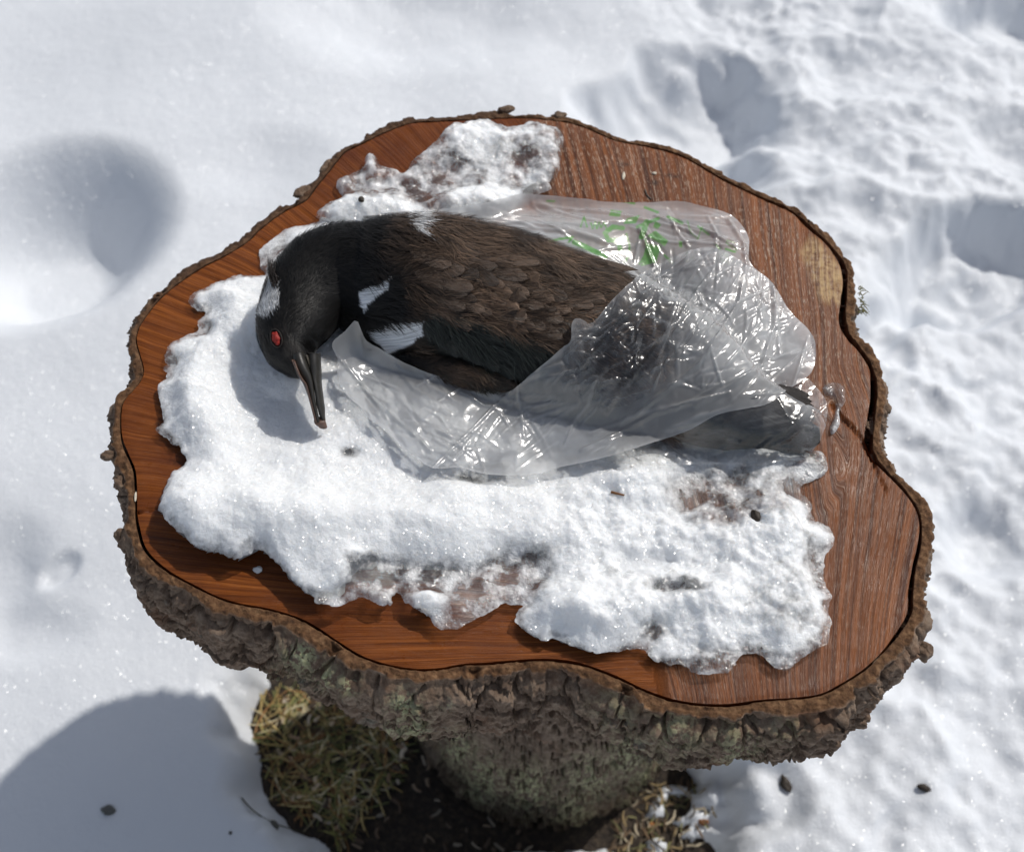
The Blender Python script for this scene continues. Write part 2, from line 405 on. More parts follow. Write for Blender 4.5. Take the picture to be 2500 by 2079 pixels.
hole = ss(-.075, .006, sdh) ** 1.4
Z = Z * (1 - hole) + (-.03 + .02 * fbm(X, Y, .03, 3, 12)) * hole
trail = ss(.09, .02, np.hypot((X - U1(1650, 2010, 0)[0]) / .8, Y - U1(1650, 2010, 0)[1])) * hole
Z += trail * ss(.0, .12, fbm(X, Y, .03, 4, 95)) * .05
SNOWZ = (gx, gy, Z)
o = mesh('snow_ground', np.stack([X, Y, Z], -1).reshape(-1, 3), grid_quads(*X.shape), M_SNOW); tag(o, kind='structure')
def ground_z(x, y):
    j = min(max(np.searchsorted(gx, x), 1), len(gx) - 1); i = min(max(np.searchsorted(gy, y), 1), len(gy) - 1)
    return max(float(Z[i - 1:i + 1, j - 1:j + 1].mean()), soil_z(x, y))
def soil_z(x, y): return float(.006 * fbm(np.array([x]), np.array([y]), .06, 3, 77)[0])
sx = np.linspace(-.5, .5, 160); sy = np.linspace(-.5, .55, 160); X2, Y2 = np.meshgrid(sx, sy)
t = NT('soil'); v = t.obj()
c = t.ramp(t.noise(v, 120, 6, .7), [(.3, (.010, .007, .005)), (.5, (.030, .020, .013)), (.7, (.09, .065, .04))])
M_SOIL = t.done(t.princ(Base_Color=c, Roughness=.75, Normal=t.bump(t.noise(v, 160, 6, .7), .9, .005)))
o = mesh('soil_ground', np.stack([X2, Y2, .006 * fbm(X2, Y2, .06, 3, 77) + .006 * np.clip(fbm(X2, Y2, .015, 3, 78), 0, 1)], -1).reshape(-1, 3), grid_quads(*X2.shape), M_SOIL); tag(o, kind='structure')

# ------------------------------------------------------------------ the stump
GAP = [(700,512),(746,489),(772,455),(807,413),(841,371),(879,352),(944,321),(1005,300),(1081,295),(1176,291),(1264,287),(1348,293),(1416,306),(1500,342),(1583,357),(1667,381),(1762,435),(1857,481),(1931,514),(1979,557),(2023,597),(2057,645),(2064,684),(2060,736),(2057,780),(2070,819),(2097,849),(2128,900),(2134,962),(2126,1029),(2121,1075),(2134,1116),(2165,1153),(2201,1189),(2232,1230),(2247,1271),(2245,1328),(2232,1385),(2224,1446),(2222,1493),(2196,1539),(2155,1591),(2113,1632),(2057,1668),(2005,1694),(1938,1704),(1861,1709),(1789,1720),(1722,1720),(1644,1709),(1577,1686),(1500,1650),(1421,1621),(1341,1610),(1270,1612),(1189,1619),(1134,1621),(1076,1632),(1014,1634),(938,1621),(880,1601),(827,1568),(773,1532),(724,1507),(657,1487),(586,1474),(523,1454),(470,1427),(416,1398),(371,1362),(349,1331),(340,1300),(332,1260),(331,1206),(327,1147),(311,1109),(297,1072),(294,1023),(300,980),(327,950),(347,921),(350,899),(340,862),(332,829),(340,797),(365,759),(397,722),(445,684),(499,649),(553,622),(607,587),(628,565),(660,540)]
NS = 1700
RING, RLEN = resample_closed(U(GAP, HT)[:, :2], NS)
for _ in range(6): RING = (np.roll(RING, 1, 0) + 2 * RING + np.roll(RING, -1, 0)) / 4
TG = np.roll(RING, -1, 0) - np.roll(RING, 1, 0); TG /= np.linalg.norm(TG, axis=1)[:, None]
NRM = np.stack([-TG[:, 1], TG[:, 0]], 1)                      # ring runs clockwise seen from above
CEN = RING.mean(0)
if ((RING - CEN) * NRM).sum() < 0: NRM = -NRM
RPX = PX(np.column_stack([RING, np.full(NS, HT)]))
s_arc = np.arange(NS) / NS * RLEN
def along_px(vals):                                            # interpolate a quantity given at image spots along the ring
    idx = [int(np.argmin(((RPX - np.array(p)) ** 2).sum(1))) for p, _ in vals]
    o_ = np.argsort(idx); xs = np.array(idx)[o_]; ys = np.array([v_ for _, v_ in vals], float)[o_]
    xs = np.concatenate([[xs[-1] - NS], xs, [xs[0] + NS]]); ys = np.concatenate([[ys[-1]], ys, [ys[0]]])
    return np.interp(np.arange(NS), xs, ys)
stump = empty('tree_stump', 'sawn tree stump with reddish brown cut top and rough bark standing in snow', 'tree stump')
stump.location = (0, 0, 0)
gapw = along_px([((700, 512), .0014), ((1000, 300), .0012), ((1260, 287), .0012), ((1500, 342), .0016), ((1857, 481), .0020), ((2040, 640), .0042), ((2064, 780), .0058), ((2120, 880), .0036), ((2128, 1000), .0060), ((2121, 1075), .0075), ((2165, 1153), .0030), ((2247, 1300), .0020), ((2224, 1440), .0034), ((2155, 1591), .0014), ((1861, 1709), .0016), ((1500, 1650), .0022), ((1341, 1610), .0020), ((1014, 1634), .0016), ((724, 1507), .0016), ((470, 1427), .0014), ((340, 1300), .0022), ((327, 1147), .0022), ((294, 1023), .0010), ((340, 797), .0008)])
gapw = gapw * (1 + .5 * fbm(s_arc, s_arc * 0, .02, 3, 2)) + .0003
# --- the sawn face
WR = RING - NRM * gapw[:, None] * .5
wx = np.arange(-.36, .36, .0018); wy = np.arange(-.29, .42, .0018)
WX, WY = np.meshgrid(wx, wy); sdw = seg_dist(WX, WY, WR[::5], True, .02)
wpx = PX(np.stack([WX, WY, np.full_like(WX, HT)], -1)); WPX_, WPY_ = wpx[..., 0], wpx[..., 1]
P1 = U1(2250, 1560, HT)[:2]; P2 = U1(2250, 3300, HT)[:2]
right = ss(-16, 16, WPX_ - (1295 + .24 * (WPY_ - 350)) + 26 * fbm(WX, WY, .05, 3, 7))
def polar(c):
    dx, dy = WX - c[0], WY - c[1]; return np.arctan2(dy, dx), np.hypot(dx, dy)
a1, r1 = polar(P1); a2, r2 = polar(P2)
a1 = np.where(a1 < 0, a1 + 2 * math.pi, a1)
arc = r2 + .12 * np.sin((WX) * 9)                              # a second, crossing set of arcs on the right
swirl = ss(.0, .12, fbm(WX, WY, .16, 2, 19)) * ss(1500, 1900, WPX_) * ss(850, 1150, WPY_)
phase = a1 * .62 * (1 - right) + right * (a2 * 1.25 + 3 + .05 * r2) + swirl * .35 * (WY + .4 * WX)
along = r1 * (1 - right) + right * r2
warp = fbm(WX, WY, .12, 3, 33) * .010
crack1 = seg_dist(WPX_, WPY_, [(2030, 985), (2054, 1019), (2072, 1034), (2103, 1070), (2119, 1101), (2129, 1122)], False)
crack2 = seg_dist(WPX_, WPY_, [(2129, 1122), (2150, 1170), (2165, 1205)], False)
crack3 = seg_dist(WPX_, WPY_, [(325, 1252), (350, 1248), (392, 1240)], False)
crk = np.minimum(np.minimum(crack1, crack2 + 1.5), crack3 + 2.)
WZ = HT + fbm(WX, WY, .08, 3, 3) * .0012 - .0045 * ss(5, 1.5, crk + 1.2 * fbm(WX, WY, .01, 2, 8))
WZ += (vn(phase * 260, along * 6, 4) - .5) * .0007
WZ -= ss(.004, 0, sdw) * .0006
pale = ss(0, 26, seg_dist(WPX_, WPY_, [(1985, 585), (2020, 620), (2052, 665), (2056, 735), (2010, 730), (1985, 660), (1962, 615)]) + 20)
stain = ss(30, 6, np.minimum.reduce([np.hypot((WPX_ - a) / b, (WPY_ - c_) / d) * 10 for a, b, c_, d in [(1640, 10, 430, 4), (1600, 5, 445, 4), (1520, 9, 402, 3), (390, 6, 1040, 10), (440, 14, 1120, 9)]]))
glint = right * (.55 + .75 * ss(1150, 650, WPY_))
data = np.stack([WX, WY, WZ, phase + warp, along, right, pale, stain, glint], -1).reshape(-1, 9)
D, T_ = clip(data, grid_tris(*WX.shape), sdw.ravel())
nW = len(D); wall = np.vstack([np.column_stack([WR, np.full(NS, HT - .0006)]), np.column_stack([WR, np.full(NS, HT - .03)])])
wq = grid_quads(2, NS, True) + nW; pad = np.zeros((2 * NS, 6)); pad[:, 1] = np.tile(s_arc, 2); pad[:, 0] = .3
D = np.vstack([D, np.column_stack([wall, pad])])
mesh('sawn_face', D[:, :3], [T_, wq], M_WOOD, stump, attrs={'right': D[:, 5], 'pale': D[:, 6], 'stain': D[:, 7], 'glint': D[:, 8]}, vattrs={'saw': np.column_stack([D[:, 3], D[:, 4], D[:, 4] * 0])})
# --- the bark: inner ring, rough outside, underside and the trunk below
bw = along_px([((700, 512), .0095), ((772, 455), .013), ((841, 371), .008), ((944, 321), .010), ((1081, 295), .009), ((1230, 287), .013), ((1264, 287), .005), ((1348, 293), .0085), ((1500, 342), .0075), ((1667, 381), .0065), ((1857, 481), .0085), ((1979, 557), .0075), ((2057, 645), .0085), ((2060, 736), .0115), ((2097, 849), .0115), ((2128, 962), .0115), ((2121, 1075), .0100), ((2165, 1153), .009), ((2247, 1271), .0095), ((2224, 1446), .0125), ((2155, 1591), .014), ((2005, 1694), .013), ((1789, 1720), .013), ((1577, 1686), .0125), ((1421, 1621), .012), ((1270, 1612), .0105), ((1134, 1621), .0125), ((1014, 1634), .011), ((880, 1601), .0125), ((724, 1507), .015), ((586, 1474), .0135), ((470, 1427), .011), ((371, 1362), .0095), ((340, 1300), .009), ((331, 1206), .0105), ((311, 1109), .011), ((294, 1023), .0075), ((327, 950), .0085), ((350, 899), .011), ((332, 829), .0085), ((365, 759), .0095), ((499, 649), .0105), ((607, 587), .010)])
loc_s = s_arc
step = worley(loc_s / .028, loc_s * 0 + .5, 3)[2]
outer_extra = along_px([((700, 512), .002), ((1264, 287), .002), ((2057, 645), .002), ((2128, 962), .003), ((2247, 1271), .004), ((2155, 1591), .006), ((1789, 1720), .012), ((1270, 1612), .012), ((880, 1601), .012), ((586, 1474), .010), ((371, 1362), .009), ((327, 1147), .006), ((340, 797), .002)])
bw = bw * (.74 + .55 * fbm(s_arc, s_arc * 0 + 4, .016, 4, 77, .65) + .35 * (worley(s_arc / .013, s_arc * 0 + .5, 13)[2] - .5))
nflat, nside, nund, ntrunk = 16, 100, 26, 60
ANG = np.arctan2(RING[:, 1] - CEN[1], RING[:, 0] - CEN[0])
TRK = TR_C + TR_R * 1.22 * np.stack([np.cos(ANG), np.sin(ANG)], 1)
SL = .098 + .012 * fbm(s_arc, s_arc * 0 + 3, .12, 3, 9) + .007 * (step - .5)
SL = SL * along_px([((1270, 1612), 1.), ((1789, 1720), .92), ((2155, 1591), .95), ((2224, 1446), .8), ((2128, 962), .75), ((1264, 287), .7), ((340, 797), .7), ((311, 1109), .8), ((371, 1362), .95), ((586, 1474), 1.0), ((880, 1601), 1.0)])
rows = []; inner_a = []; lich_a = []; wet_a = []
wetr = along_px([((700, 512), 1), ((1000, 300), 1), ((1230, 287), .9), ((1348, 293), .1), ((1857, 481), 0), ((2128, 962), 0), ((2224, 1446), 0), ((1500, 1650), .0), ((724, 1507), 0), ((340, 1250), .0), ((294, 1023), .1), ((340, 797), .55), ((445, 684), 1)])
def furrow(sv, zv):
    wx_ = sv / .036 + .75 * fbm(sv, zv, .025, 3, 14); wy_ = zv / .036 + 1.9 * fbm(sv, zv, .07, 4, 15)
    a_, b_, c_ = worley(wx_, wy_, 8)
    w2a, w2b, w2c = worley(sv / .014 + 1.1 * fbm(sv, zv, .012, 3, 16), zv / .012 + fbm(sv, zv, .012, 3, 18), 12)
    plate = ss(.01, .085, b_ - a_); p2 = ss(.0, .16, w2b - w2a)
    # overlapping scales: every plate is a little wedge
    wedge = (zv / .060 - np.floor(wy_)) * 0
    return (plate - 1) * .0175 * (.35 + 1.1 * vn(sv / .06, zv / .06, 31)) + (c_ - .5) * .0055 + (p2 - 1) * .0040 * vn(sv / .03, zv / .03, 33) * 1.6 + (w2c - .5) * .0022 + fbm(sv, zv, .010, 4, 20, .6) * .0040 + fbm(sv, zv, .0022, 2, 22) * .0012
g2 = gapw * .5
for k in range(3):                                            # inner wall of the gap
    rows.append(np.column_stack([RING + NRM * g2[:, None], HT - .025 + .0115 * k + 0 * g2]))
    inner_a.append(np.ones(NS)); lich_a.append(np.zeros(NS)); wet_a.append(wetr)
for k in range(nflat):
    u = k / (nflat - 1); off = g2 + u * bw
    z = HT - .0003 + .0034 * fbm(s_arc, off + 0 * s_arc, .012, 4, 25) * ss(0, .5, np.array(u)) - .0016 * u ** 4 + .0016 * fbm(s_arc, off, .0035, 2, 26)
    radial_crack = ss(.10, .0, np.abs(worley(s_arc / .055, s_arc * 0, 41)[0] - .02)) * (u > .15)
    z = z - .006 * radial_crack
    rows.append(np.column_stack([RING + NRM * off[:, None], z])); inner_a.append(np.full(NS, 1 - .75 * ss(.82, 1., np.array(u)))); lich_a.append(np.zeros(NS)); wet_a.append(wetr * (.55 + .45 * ss(.25, .7, np.array(u))))
sidebase = g2 + bw
rag = .003 * (step - .3) + .004 * fbm(s_arc, s_arc * 0 + 9, .03, 4, 29) + .003 * fbm(s_arc, s_arc * 0 + 19, .006, 3, 30)
for k in range(1, nside + 1):
    u = k / nside; zz = u * SL
    off = sidebase + rag * ss(0, .1, np.array(u)) + outer_extra * ss(0, .16, np.array(u)) * (1 - .55 * ss(.55, 1., np.array(u))) + furrow(s_arc, zz) * ss(0, .06, np.array(u))
    rows.append(np.column_stack([RING + NRM * off[:, None], HT - .0035 - zz]))
    inner_a.append(np.full(NS, .25 * (1 - ss(0, .10, np.array(u))))); lich_a.append(None); wet_a.append(wetr * .4)
last = rows[-1]
ZL = last[:, 2]
fz0 = furrow(s_arc, SL)
nund = 46
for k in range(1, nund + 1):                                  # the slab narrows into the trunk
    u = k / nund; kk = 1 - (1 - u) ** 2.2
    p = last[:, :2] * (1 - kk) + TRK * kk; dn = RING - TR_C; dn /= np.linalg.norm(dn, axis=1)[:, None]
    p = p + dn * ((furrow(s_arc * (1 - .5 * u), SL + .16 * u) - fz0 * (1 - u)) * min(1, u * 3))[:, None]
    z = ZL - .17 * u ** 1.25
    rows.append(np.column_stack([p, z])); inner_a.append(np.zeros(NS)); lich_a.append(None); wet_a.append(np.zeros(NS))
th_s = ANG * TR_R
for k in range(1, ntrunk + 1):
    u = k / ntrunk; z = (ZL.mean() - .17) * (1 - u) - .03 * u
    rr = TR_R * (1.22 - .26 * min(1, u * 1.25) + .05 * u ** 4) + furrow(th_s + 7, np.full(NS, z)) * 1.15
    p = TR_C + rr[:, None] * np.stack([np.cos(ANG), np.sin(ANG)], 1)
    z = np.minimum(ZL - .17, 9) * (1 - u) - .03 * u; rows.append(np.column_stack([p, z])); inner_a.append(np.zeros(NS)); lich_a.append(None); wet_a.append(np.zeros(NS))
BV = np.array(rows); bpx = PX(BV)
lich = np.zeros(BV.shape[:2])
for (x, y, r, a) in [(735, 1600, 42, 1.), (790, 1650, 30, 1.), (850, 1670, 26, .9), (985, 1725, 38, 1.), (1010, 1780, 36, .9), (960, 1790, 30, .8), (1090, 1720, 16, .7), (680, 1680, 50, .5), (1650, 1790, 60, .6), (1800, 1830, 60, .6), (1500, 1740, 60, .35), (1180, 1910, 60, .9), (1120, 1830, 40, .9), (1290, 1930, 60, .9), (1440, 1900, 60, .8), (1530, 1850, 50, .9), (1580, 1900, 50, .9), (1400, 1980, 60, .7), (1560, 1960, 50, .8), (1920, 1780, 40, .4)]:
    lich = np.maximum(lich, a * np.exp(-((bpx[..., 0] - x) ** 2 + (bpx[..., 1] - y) ** 2) / (r * r)))
lich[:3 + nflat] = 0
nb_ = BV.shape[0]
Fb = grid_quads(nb_, NS, True)[:, ::-1]
mesh('bark', BV.reshape(-1, 3), Fb, M_BARK, stump, attrs={'inner': np.array(inner_a), 'lichen': lich, 'wet': np.array(wet_a), 'trunk_shade': np.repeat(np.concatenate([np.zeros(3 + nflat + nside), np.linspace(.0, .3, nund), np.linspace(.3, .7, ntrunk)]), NS)})
# --- loose bark flakes on the rim and knobs on the right side
def lumpy(name, loc, size, mat, parent, seed, rot=0., detail=.35, attrs=None):
    n_, m_ = 14, 20
    th = np.linspace(0, math.pi, n_)[:, None]; ph = np.linspace(0, 2 * math.pi, m_, endpoint=False)[None]
    x, y, z = np.sin(th) * np.cos(ph), np.sin(th) * np.sin(ph), np.cos(th) * np.ones_like(ph)
    r = 1 + detail * fbm(x * 1.3 + seed * 3.1 + z, y * 1.3 - z, .9, 4, seed)
    V = np.stack([x * r * size[0], y * r * size[1], z * r * size[2]], -1).reshape(-1, 3)
    a = math.radians(rot); R = np.array([[math.cos(a), -math.sin(a), 0], [math.sin(a), math.cos(a), 0], [0, 0, 1]])
    V = V @ R.T
    at = {k: np.full(len(V), v_) for k, v_ in (attrs or {}).items()}
    o_ = mesh(name, V, grid_quads(n_, m_, True)[:, ::-1], mat, parent, attrs=at); o_.location = loc; return o_
for i, (x, y, dz, sz, rot) in enumerate([(1235, 268, .002, (.010, .005, .006), 10), (1365, 282, .000, (.010, .006, .005), 0), (800, 405, .001, (.006, .014, .006), -35), (735, 470, 0, (.012, .007, .007), 30), (296, 1180, -.006, (.009, .010, .010), 0), (262, 1112, -.004, (.009, .006, .010), 20), (300, 1310, -.012, (.008, .009, .013), 30), (2268, 1285, -.01, (.006, .005, .005), 0), (2270, 1345, -.014, (.004, .003, .004), 0), (2255, 1590, -.02, (.009, .010, .012), 0)]):
    p = U1(x, y, HT + dz - .003); lumpy('bark_flake', p, (sz[0] * .72, sz[1] * .72, sz[2] * .6), M_BARK, stump, i + 3, rot, .7, {'inner': .15, 'lichen': 0, 'wet': 0, 'trunk_shade': 0})
# moss tuft on the right rim
Vs, Fs, n0 = [], [], 0
for k in range(46):
    b_ = U1(2100 + random.uniform(-6, 6), 720 + random.uniform(-22, 45), HT - random.uniform(.004, .02))
    d = np.array([random.uniform(.2, 1), random.uniform(-.7, .7), random.uniform(-.2, .7)]); d /= np.linalg.norm(d); L = random.uniform(.003, .009)
    P = np.array([b_ + d * L * q + np.array([0, 0, -L * .4 * q * q]) for q in (0, .5, 1.)]); v_, f_ = tube(P, [.0005, .0004, .00015], 3)
    Vs.append(v_); Fs.append(f_ + n0); n0 += len(v_)
tag(mesh('moss_tuft', np.vstack(Vs), np.vstack(Fs), plain('moss', (.13, .12, .03)), stump), kind='stuff')

# ------------------------------------------------------------------ snow and ice on the stump (one shared grid, 1.25 mm)
ST = .00125
hx = np.arange(-.335, .345, ST); hy = np.arange(-.27, .40, ST); HX, HY = np.meshgrid(hx, hy)
hp = PX(np.stack([HX, HY, np.full_like(HX, HT + .015)], -1)); HPX, HPY = hp[..., 0], hp[..., 1]
SNOW = [(645,666),(588,666),(540,680),(496,702),(460,728),(462,746),(484,762),(508,756),(480,788),(490,804),(456,822),(416,842),(404,883),(416,891),(398,901),(410,919),(384,943),(390,971),(400,1011),(398,1035),(382,1053),(404,1071),(440,1095),(456,1127),(424,1151),(404,1187),(398,1227),(400,1267),(432,1304),(474,1340),(501,1358),(550,1367),(581,1380),(612,1367),(630,1354),(661,1367),(684,1389),(706,1420),(746,1452),(769,1474),(773,1487),(813,1494),(844,1492),(871,1470),(898,1474),(929,1492),(947,1483),(956,1490),(956,1465),(978,1456),(996,1483),(1032,1501),(1063,1532),(1081,1541),(1117,1539),(1148,1523),(1179,1507),(1198,1496),(1229,1478),(1274,1481),(1261,1501),(1265,1532),(1305,1559),(1359,1568),(1412,1586),(1466,1597),(1528,1588),(1569,1592),(1600,1617),(1635,1628),(1667,1626),(1693,1644),(1734,1648),(1769,1644),(1796,1626),(1810,1599),(1859,1603),(1894,1635),(1921,1635),(1957,1612),(1988,1590),(2015,1570),(2026,1544),(2023,1493),(2028,1457),(2015,1405),(2018,1354),(2039,1323),(2036,1297),(2015,1276),(1985,1256),(1979,1225),(1959,1199),(1959,1181),(2015,1147),(2020,1122),(1995,1106),(1920,1075),(1850,960),(1720,800),(1560,680),(1400,580),(1200,545),(1000,560),(850,545),(790,525),(770,539),(710,551),(667,572),(635,601),(630,615),(639,650)]
ICE = [(772,531),(788,508),(826,493),(841,483),(824,462),(822,447),(830,436),(860,420),(887,413),(890,386),(900,380),(917,386),(932,409),(963,417),(986,426),(1001,398),(1035,371),(1062,352),(1092,321),(1115,310),(1150,302),(1188,297),(1214,306),(1245,316),(1287,306),(1306,304),(1340,318),(1370,325),(1374,352),(1367,394),(1363,424),(1344,447),(1344,459),(1313,472),(1270,500),(1150,560),(1000,580),(860,565)]
def blob_sum(lst):
    r = 0
    for (x, y, a, b, h) in lst: r = r + h * np.exp(-((HPX - x) / a) ** 2 - ((HPY - y) / b) ** 2)
    return r
def patch(name, poly, zedge, thick, ice, R, jag, seed, mat, round_m=1.):
    W_ = resample_closed(U(poly, HT + .006)[:, :2], 420 if len(poly) > 30 else 60)[0]
    sd = seg_dist(HX, HY, W_, True, .012) + jag * fbm(HX, HY, .008, 4, seed, .6)
    q = np.clip(sd / R, 0, 1); rnd = np.sqrt(np.clip(1 - (1 - q) ** 2, 0, 1)); rnd = rnd * round_m + (1 - round_m) * ss(0, 1.5, np.clip(sd / R, 0, 1.5) + .12) 
    top = HT + zedge + thick * rnd
    bot = HT + .0008 + (zedge - .0008) * (1 - np.sqrt(np.clip(1 - (1 - np.clip(sd / (R * .8), 0, 1)) ** 2, 0, 1)))
    edge = np.clip(1 - sd / (.010 + .012 * np.clip(fbm(HX, HY, .03, 2, seed + 3), 0, 1)), 0, 1)
    ice = np.clip(ice + .62 * edge, 0, 1.3)
    dt = np.stack([HX, HY, top, ice], -1).reshape(-1, 4); db = np.stack([HX, HY, np.minimum(bot, top - 1e-4), ice], -1).reshape(-1, 4)
    T0 = grid_tris(*HX.shape); T0 = T0[(sd.ravel()[T0] > -.004).any(1)]
    A, Ta = clip(dt, T0, sd.ravel())
    # coarser underside
    k = 4; sl_ = (slice(None, None, k), slice(None, None, k)); shp = HX[sl_].shape
    B, Tb = clip(np.stack([HX[sl_], HY[sl_], np.minimum(bot, top - 1e-4)[sl_], ice[sl_]], -1).reshape(-1, 4), grid_tris(*shp), sd[sl_].ravel())
    Vv = np.vstack([A, B]); o_ = mesh(name, Vv[:, :3], np.vstack([Ta, (Tb[B[:, 3][Tb].mean(1) < .5])[:, ::-1] + len(A)]), mat, attrs={'ice': Vv[:, 3]})
    return o_, sd, np.where(sd > 0, top, HT)
rr_ = ss(1180, 1600, HPX) * ss(1050, 1250, HPY)                                   # crusted, lumpy right part
front_ice = np.clip(blob_sum([(640, 590, 60, 45, .7), (1040, 1470, 40, 30, -.9), (930, 1410, 85, 42, 1.5), (1085, 1415, 120, 42, 1.5), (1265, 1390, 80, 58, 1.5), (1110, 1500, 110, 45, 1.1), (820, 1475, 70, 30, 1.1), (1700, 1185, 80, 45, .95), (1790, 1250, 75, 45, .8), (1830, 1160, 130, 45, .55), (853, 1103, 34, 20, .7), (1150, 1165, 60, 22, .75), (1600, 1530, 45, 30, .8), (1690, 1440, 40, 28, .7), (1620, 1430, 45, 28, .5), (1980, 1150, 60, 40, 1.), (460, 740, 40, 40, .5), (490, 790, 30, 26, .8), (415, 870, 34, 40, .6), (395, 1050, 30, 26, .5), (560, 1335, 60, 26, .35), (1850, 1470, 60, 60, .35), (1950, 1400, 60, 170, .35), (1480, 1380, 80, 40, .3), (1750, 1590, 120, 40, .45), (660, 580, 45, 35, .6), (1880, 1610, 60, 30, .4)]), 0, 1.2)
thick = .0105 + blob_sum([(560, 1230, 170, 65, .016), (720, 1280, 140, 80, .016), (900, 1270, 120, 65, .011), (1050, 1290, 160, 70, .012), (480, 960, 90, 120, .010), (560, 760, 90, 70, .008), (1400, 1290, 230, 70, .014), (1200, 1210, 160, 40, .010), (1500, 1180, 160, 50, .010), (850, 1400, 50, 45, .014), (1080, 1480, 80, 40, .010), (1480, 1480, 260, 70, .010), (1900, 1400, 110, 170, .008), (700, 1000, 140, 90, -.006), (560, 1330, 90, 40, .006), (1700, 1230, 110, 70, -.010), (1650, 1370, 190, 35, -.009)])
thick = thick * (1 - .62 * np.clip(front_ice, 0, 1))
thick += fbm(HX, HY, .050, 4, 5) * (.011 + .010 * rr_) + fbm(HX, HY, .015, 5, 6, .65) * (.0012 + .0060 * rr_) + fbm(HX, HY, .0035, 2, 16) * .0009
f1, f2, _ = worley(HX / .021 + fbm(HX, HY, .02, 3, 61), HY / .021 + fbm(HX, HY, .02, 3, 62), 77)
thick += rr_ * (ss(.75, .1, f1) - .4) * .003
thick = np.clip(thick, .0022, None)
zedge = .003 + .011 * ss(1150, 1300, HPY) * ss(1300, 600, HPX) + .005 * ss(1350, 1500, HPY) + .004 * ss(560, 420, HPX)
snow_o, sd_s, top_s = patch('snow_patch', SNOW, zedge, thick, front_ice + rr_ * (.06 + .8 * np.clip(fbm(HX, HY, .03, 4, 81), 0, 1)), .020, .0035, 44, M_TOPSNOW, .15 + .85 * ss(1050, 1250, HPY) * ss(1250, 900, HPX))
tag(snow_o, 'thick patch of white melting snow lying under the dead bird on the sawn wood', 'snow patch')
icef = .52 + .6 * fbm(HX, HY, .03, 4, 7) + blob_sum([(870, 455, 45, 35, .5), (1040, 440, 45, 40, .35), (1060, 500, 40, 30, .35), (1290, 385, 45, 25, .3), (1180, 330, 70, 30, -.35), (1290, 325, 60, 30, -.3), (900, 520, 100, 30, -.7), (1190, 480, 90, 25, -.6), (1000, 410, 60, 30, -.2), (900, 400, 26, 30, -.4)])
thi = .0105 + fbm(HX, HY, .03, 4, 8) * .010 + fbm(HX, HY, .010, 4, 9, .55) * .0035 + blob_sum([(1180, 340, 110, 40, .006), (905, 395, 22, 25, .006), (1330, 360, 50, 50, .005), (1150, 500, 200, 30, .008), (900, 520, 100, 30, .010)])
ice_o, sd_i, top_i = patch('ice_sheet', ICE, .003 + 0 * HX, np.clip(thi, .002, None), np.clip(icef, .05, 1.1), .008, .0022, 45, M_TOPSNOW)
tag(ice_o, 'crusty half clear ice sheet near the far rim of the stump', 'ice')
SUP = np.maximum(top_s, top_i)
for i, (pts, lab) in enumerate([([(2010, 938), (2035, 925), (2062, 940), (2066, 975), (2052, 1000), (2052, 1030), (2034, 1055), (2028, 1040), (2040, 1010), (2040, 970), (2016, 955)], 'small curved rim of clear ice right of the bag end'), ([(1975, 1105), (2005, 1095), (2022, 1118), (2018, 1150), (1985, 1165), (1955, 1150)], 'small clear ice scrap just below the wrapped tail')]):
    o_, _, tp = patch('ice_scrap', pts, .001 + 0 * HX, np.clip(.004 + fbm(HX, HY, .008, 3, 50 + i) * .004, .001, None), .85 + 0 * HX, .004, .0008, 60 + i, M_TOPSNOW)
    tag(o_, lab, 'ice')
def sup_z(x, y):
    j = int(np.clip((x - hx[0]) / ST, 0, len(hx) - 1)); i = int(np.clip((y - hy[0]) / ST, 0, len(hy) - 1)); return float(SUP[i, j])

# ------------------------------------------------------------------ the bird
# stations: image centre of the body axis, height over the sawn face, half width (image px), depth radius (m)
SPINE = [((2000, 1062), 0.012, 20, 0.004), ((1960, 1062), 0.012, 44, 0.009), ((1880, 1050), 0.017, 66, 0.014), ((1750, 1003), 0.022, 104, 0.023), ((1600, 920), 0.031, 150, 0.030), ((1420, 838), 0.039, 184, 0.035), ((1240, 770), 0.045, 190, 0.038), ((1100, 723), 0.047, 181, 0.037), ((990, 700), 0.047, 170, 0.035), ((902, 682), 0.046, 144, 0.032), ((826, 668), 0.046, 122, 0.030), ((778, 694), 0.045, 115, 0.030), ((741, 739), 0.044, 103, 0.029), ((713, 806), 0.043, 86, 0.028), ((712, 854), 0.041, 65, 0.023), ((729, 887), 0.040, 42, 0.016), ((744, 904), 0.040, 26, 0.009), ((748, 910), 0.041, 6, 0.003)]
C0 = np.array([U1(*p, HT + z) for p, z, _, _ in SPINE])
dist0 = np.linalg.norm(C0 - CAM, axis=1)
HW = np.array([h for _, _, h, _ in SPINE]) * (((C0 - CAM) @ FW) / FPX); DB = np.array([b for *_, b in SPINE])
SP = catmull(np.column_stack([C0, HW, DB]), 18)
seg = np.concatenate([[0], np.cumsum(np.linalg.norm(np.diff(SP[:, :3], axis=0), axis=1))])
tt = np.arange(0, seg[-1], .0016); SP = np.stack([np.interp(tt, seg, SP[:, k]) for k in range(5)], 1)
ax_t = np.gradient(SP[:, :3], axis=0); ax_t /= np.linalg.norm(ax_t, axis=1)[:, None]
view = SP[:, :3] - CAM; view /= np.linalg.norm(view, axis=1)[:, None]
lat = np.cross(ax_t, view); lat /= np.linalg.norm(lat, axis=1)[:, None]
dep = np.cross(lat, ax_t); dep *= -np.sign((dep * view).sum(1))[:, None]
NR = 220; TH = np.arange(NR) * 2 * math.pi / NR
ns_ = len(SP)
sg, tg = np.meshgrid(np.arange(ns_) * .0016, TH, indexing='ij')
